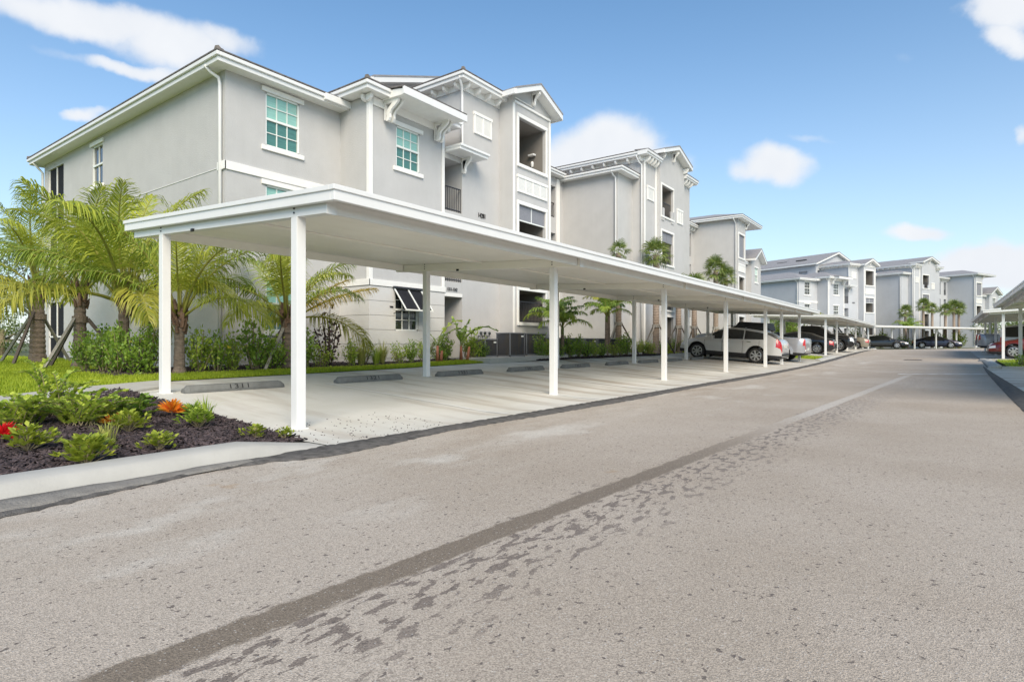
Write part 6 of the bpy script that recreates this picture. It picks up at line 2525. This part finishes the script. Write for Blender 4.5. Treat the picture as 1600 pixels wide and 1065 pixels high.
blades('grass', 90000, (-20, -9), (1.0, 6.4), left_lawn, 1, .055, .008)
blades('grass', 45000, (-12.75, -11.25), (4.6, 17.6), lambda x, y: x < pad_far(y) - .01 and not (y > 14.9 and x < -11.8), 2, .06, .008)
blades('grass', 12000, (-30, -20), (2.5, 7.0), lambda x, y: True, 3, .08, .014)
blades('grass', 5000, (-13.2, -12.0), (28, 38), lambda x, y: True, 4, .07, .02)
blades('grass', 5000, (-9, -6.0), (36, 40.5), lambda x, y: True, 5, .09, .02)
blades('grass', 6000, (2.2, 7), (31.4, 39.5), lambda x, y: True, 6, .09, .02)
shrub('low', 2.7, 33.2, 1.0, 'low green plant on the right island by the post', 'low plants on the islands')
shrub('low', 3.3, 34.5, 1.1, 'low green plant on the right island, second from the kerb', 'low plants on the islands')
shrub('low', -6.7, 37.4, 1.0, 'low plant on the left island beyond the pickup', 'low plants on the islands')
shrub('low', -7.4, 38.8, 1.0, 'low plant behind the first one on the left island', 'low plants on the islands')


# ---- trees behind
def tree(x, y, h, r, label, m=L_TREE, n=2600, seed=0, leaf=.16, group='trees in the distance', trunk=.16, base=.35):
    rnd = random.Random(seed)
    rg = np.random.default_rng(seed)
    root = empty('tree', (x, y, gz(x, y) - .02))
    tag(root, label, 'tree', group)
    q = MB()
    q.tube([(0, 0, 0), (.05 * r, 0, h * .3), (0, .04 * r, h * .6)], [trunk, trunk * .8, trunk * .45], 8)
    cl = []
    nc = 22
    for k in range(nc):
        a = k * 2.4
        t = (k + .5) / nc
        rr = r * math.sqrt(rnd.uniform(.05, 1))
        z_ = h * (base + (1 - base) * rnd.uniform(.1, .95))
        env = math.sin(math.pi * min(1, max(.05, (z_ / h - base * .8) / (1.02 - base * .8)))) ** .6
        c = Vector((math.cos(a) * rr * env, math.sin(a) * rr * env, z_))
        cl.append((c, r * rnd.uniform(.2, .38)))
        if k % 2 == 0:
            q.tube([(0, 0, h * .35), c * .6 + Vector((0, 0, h * .2)), c], [trunk * .4, trunk * .2, trunk * .08], 5)
    q.build('trunk', M_STEM, root)
    per = n // nc
    Vs = []
    for c, cr in cl:
        d = rg.normal(0, 1, (per, 3)); d /= np.linalg.norm(d, axis=1, keepdims=True)
        P = np.array(c) + d * (cr * rg.uniform(.3, 1, (per, 1)) ** .5) * np.array([1, 1, .7])
        a = rg.normal(0, 1, (per, 3)); a /= np.linalg.norm(a, axis=1, keepdims=True)
        b = np.cross(a, rg.normal(0, 1, (per, 3))); b /= np.linalg.norm(b, axis=1, keepdims=True)
        s = leaf * rg.uniform(.6, 1.3, (per, 1))
        Vs.append(np.stack([P, P + a * s * .5 - b * s * .25, P + a * s, P + a * s * .5 + b * s * .25], 1).reshape(-1, 3))
    V = np.concatenate(Vs)
    npmesh('crown', V, np.arange(len(V)).reshape(-1, 4), m, root)
    return root


tree(-44, 9, 6.2, 3.2, 'loose grey green tree at the left edge behind the palms', L_TREEG, 3000, 1, .17)
tree(-52, 13.5, 7.0, 3.5, 'taller tree farther back at the left edge', L_TREEG, 2600, 2, .2)
tree(-38, 7.0, 2.6, 2.0, 'grey green bush like tree low at the left edge', L_TREEG, 2400, 3, .12, base=.05)
tree(-33.5, 7.6, 2.0, 1.4, 'low bushy tree beside the left end of the building', L_TREE, 2200, 4, .1, base=.05)
tree(-48, 10, 3.6, 3.0, 'low spreading tree behind the left lawn', L_TREE, 2400, 5, .18, base=.1)
lbs = ['first green tree behind the right carports', 'second green tree behind the right carports', 'third tree behind the right carports, closest to the photo edge', 'fourth tree, behind the white wagon', 'fifth tree, farthest beyond the right carports']
for i, (x, y, h, r) in enumerate([(4.6, 93, 3.7, 2.0), (6.6, 95, 4.0, 2.2), (9.3, 96, 4.2, 2.4), (7.5, 89, 3.6, 2.0), (12, 100, 4.6, 2.8)]):
    tree(x, y, h, r, lbs[i], L_TREE, 2200, 30 + i, .2, base=.12)
for i, (x, y, h, r) in enumerate([(-13.4, 63.5, 3.2, 1.4), (-13.6, 66.8, 3.4, 1.6), (-13.8, 70.6, 3.2, 1.6), (-14.6, 74.5, 3.2, 1.4)]):
    tree(x, y, h, r, ['small bright tree under the end of the nearest carport roof', 'small bright tree behind the black pickup', 'small bright tree behind the second carport posts', 'small tree by the corner of the blue building'][i], L_SHRUB2, 2000, 50 + i, .13, base=.15, group='small trees between the buildings', trunk=.06)

# drain in the lane
r = empty('drain_grate', (-1.4, 39.8, gz(-1.4, 39.8) + .004))
tag(r, 'small dark drain grate in the middle of the far lane', 'drain')
q = MB()
q.box(-.42, .42, -.3, -.24, 0, .012); q.box(-.42, .42, .24, .3, 0, .012); q.box(-.42, -.36, -.24, .24, 0, .012); q.box(.36, .42, -.24, .24, 0, .012)
q.build('frame', M_IRON, r)
q = MB()
for k in range(9):
    q.box(-.33 + k * .08, -.30 + k * .08, -.24, .24, 0, .010)
q.build('bar', M_IRON, r)['kind'] = 'stuff'
q = MB(); q.quad((-.36, -.24, .001), (.36, -.24, .001), (.36, .24, .001), (-.36, .24, .001)); q.build('pit', M_INK, r)
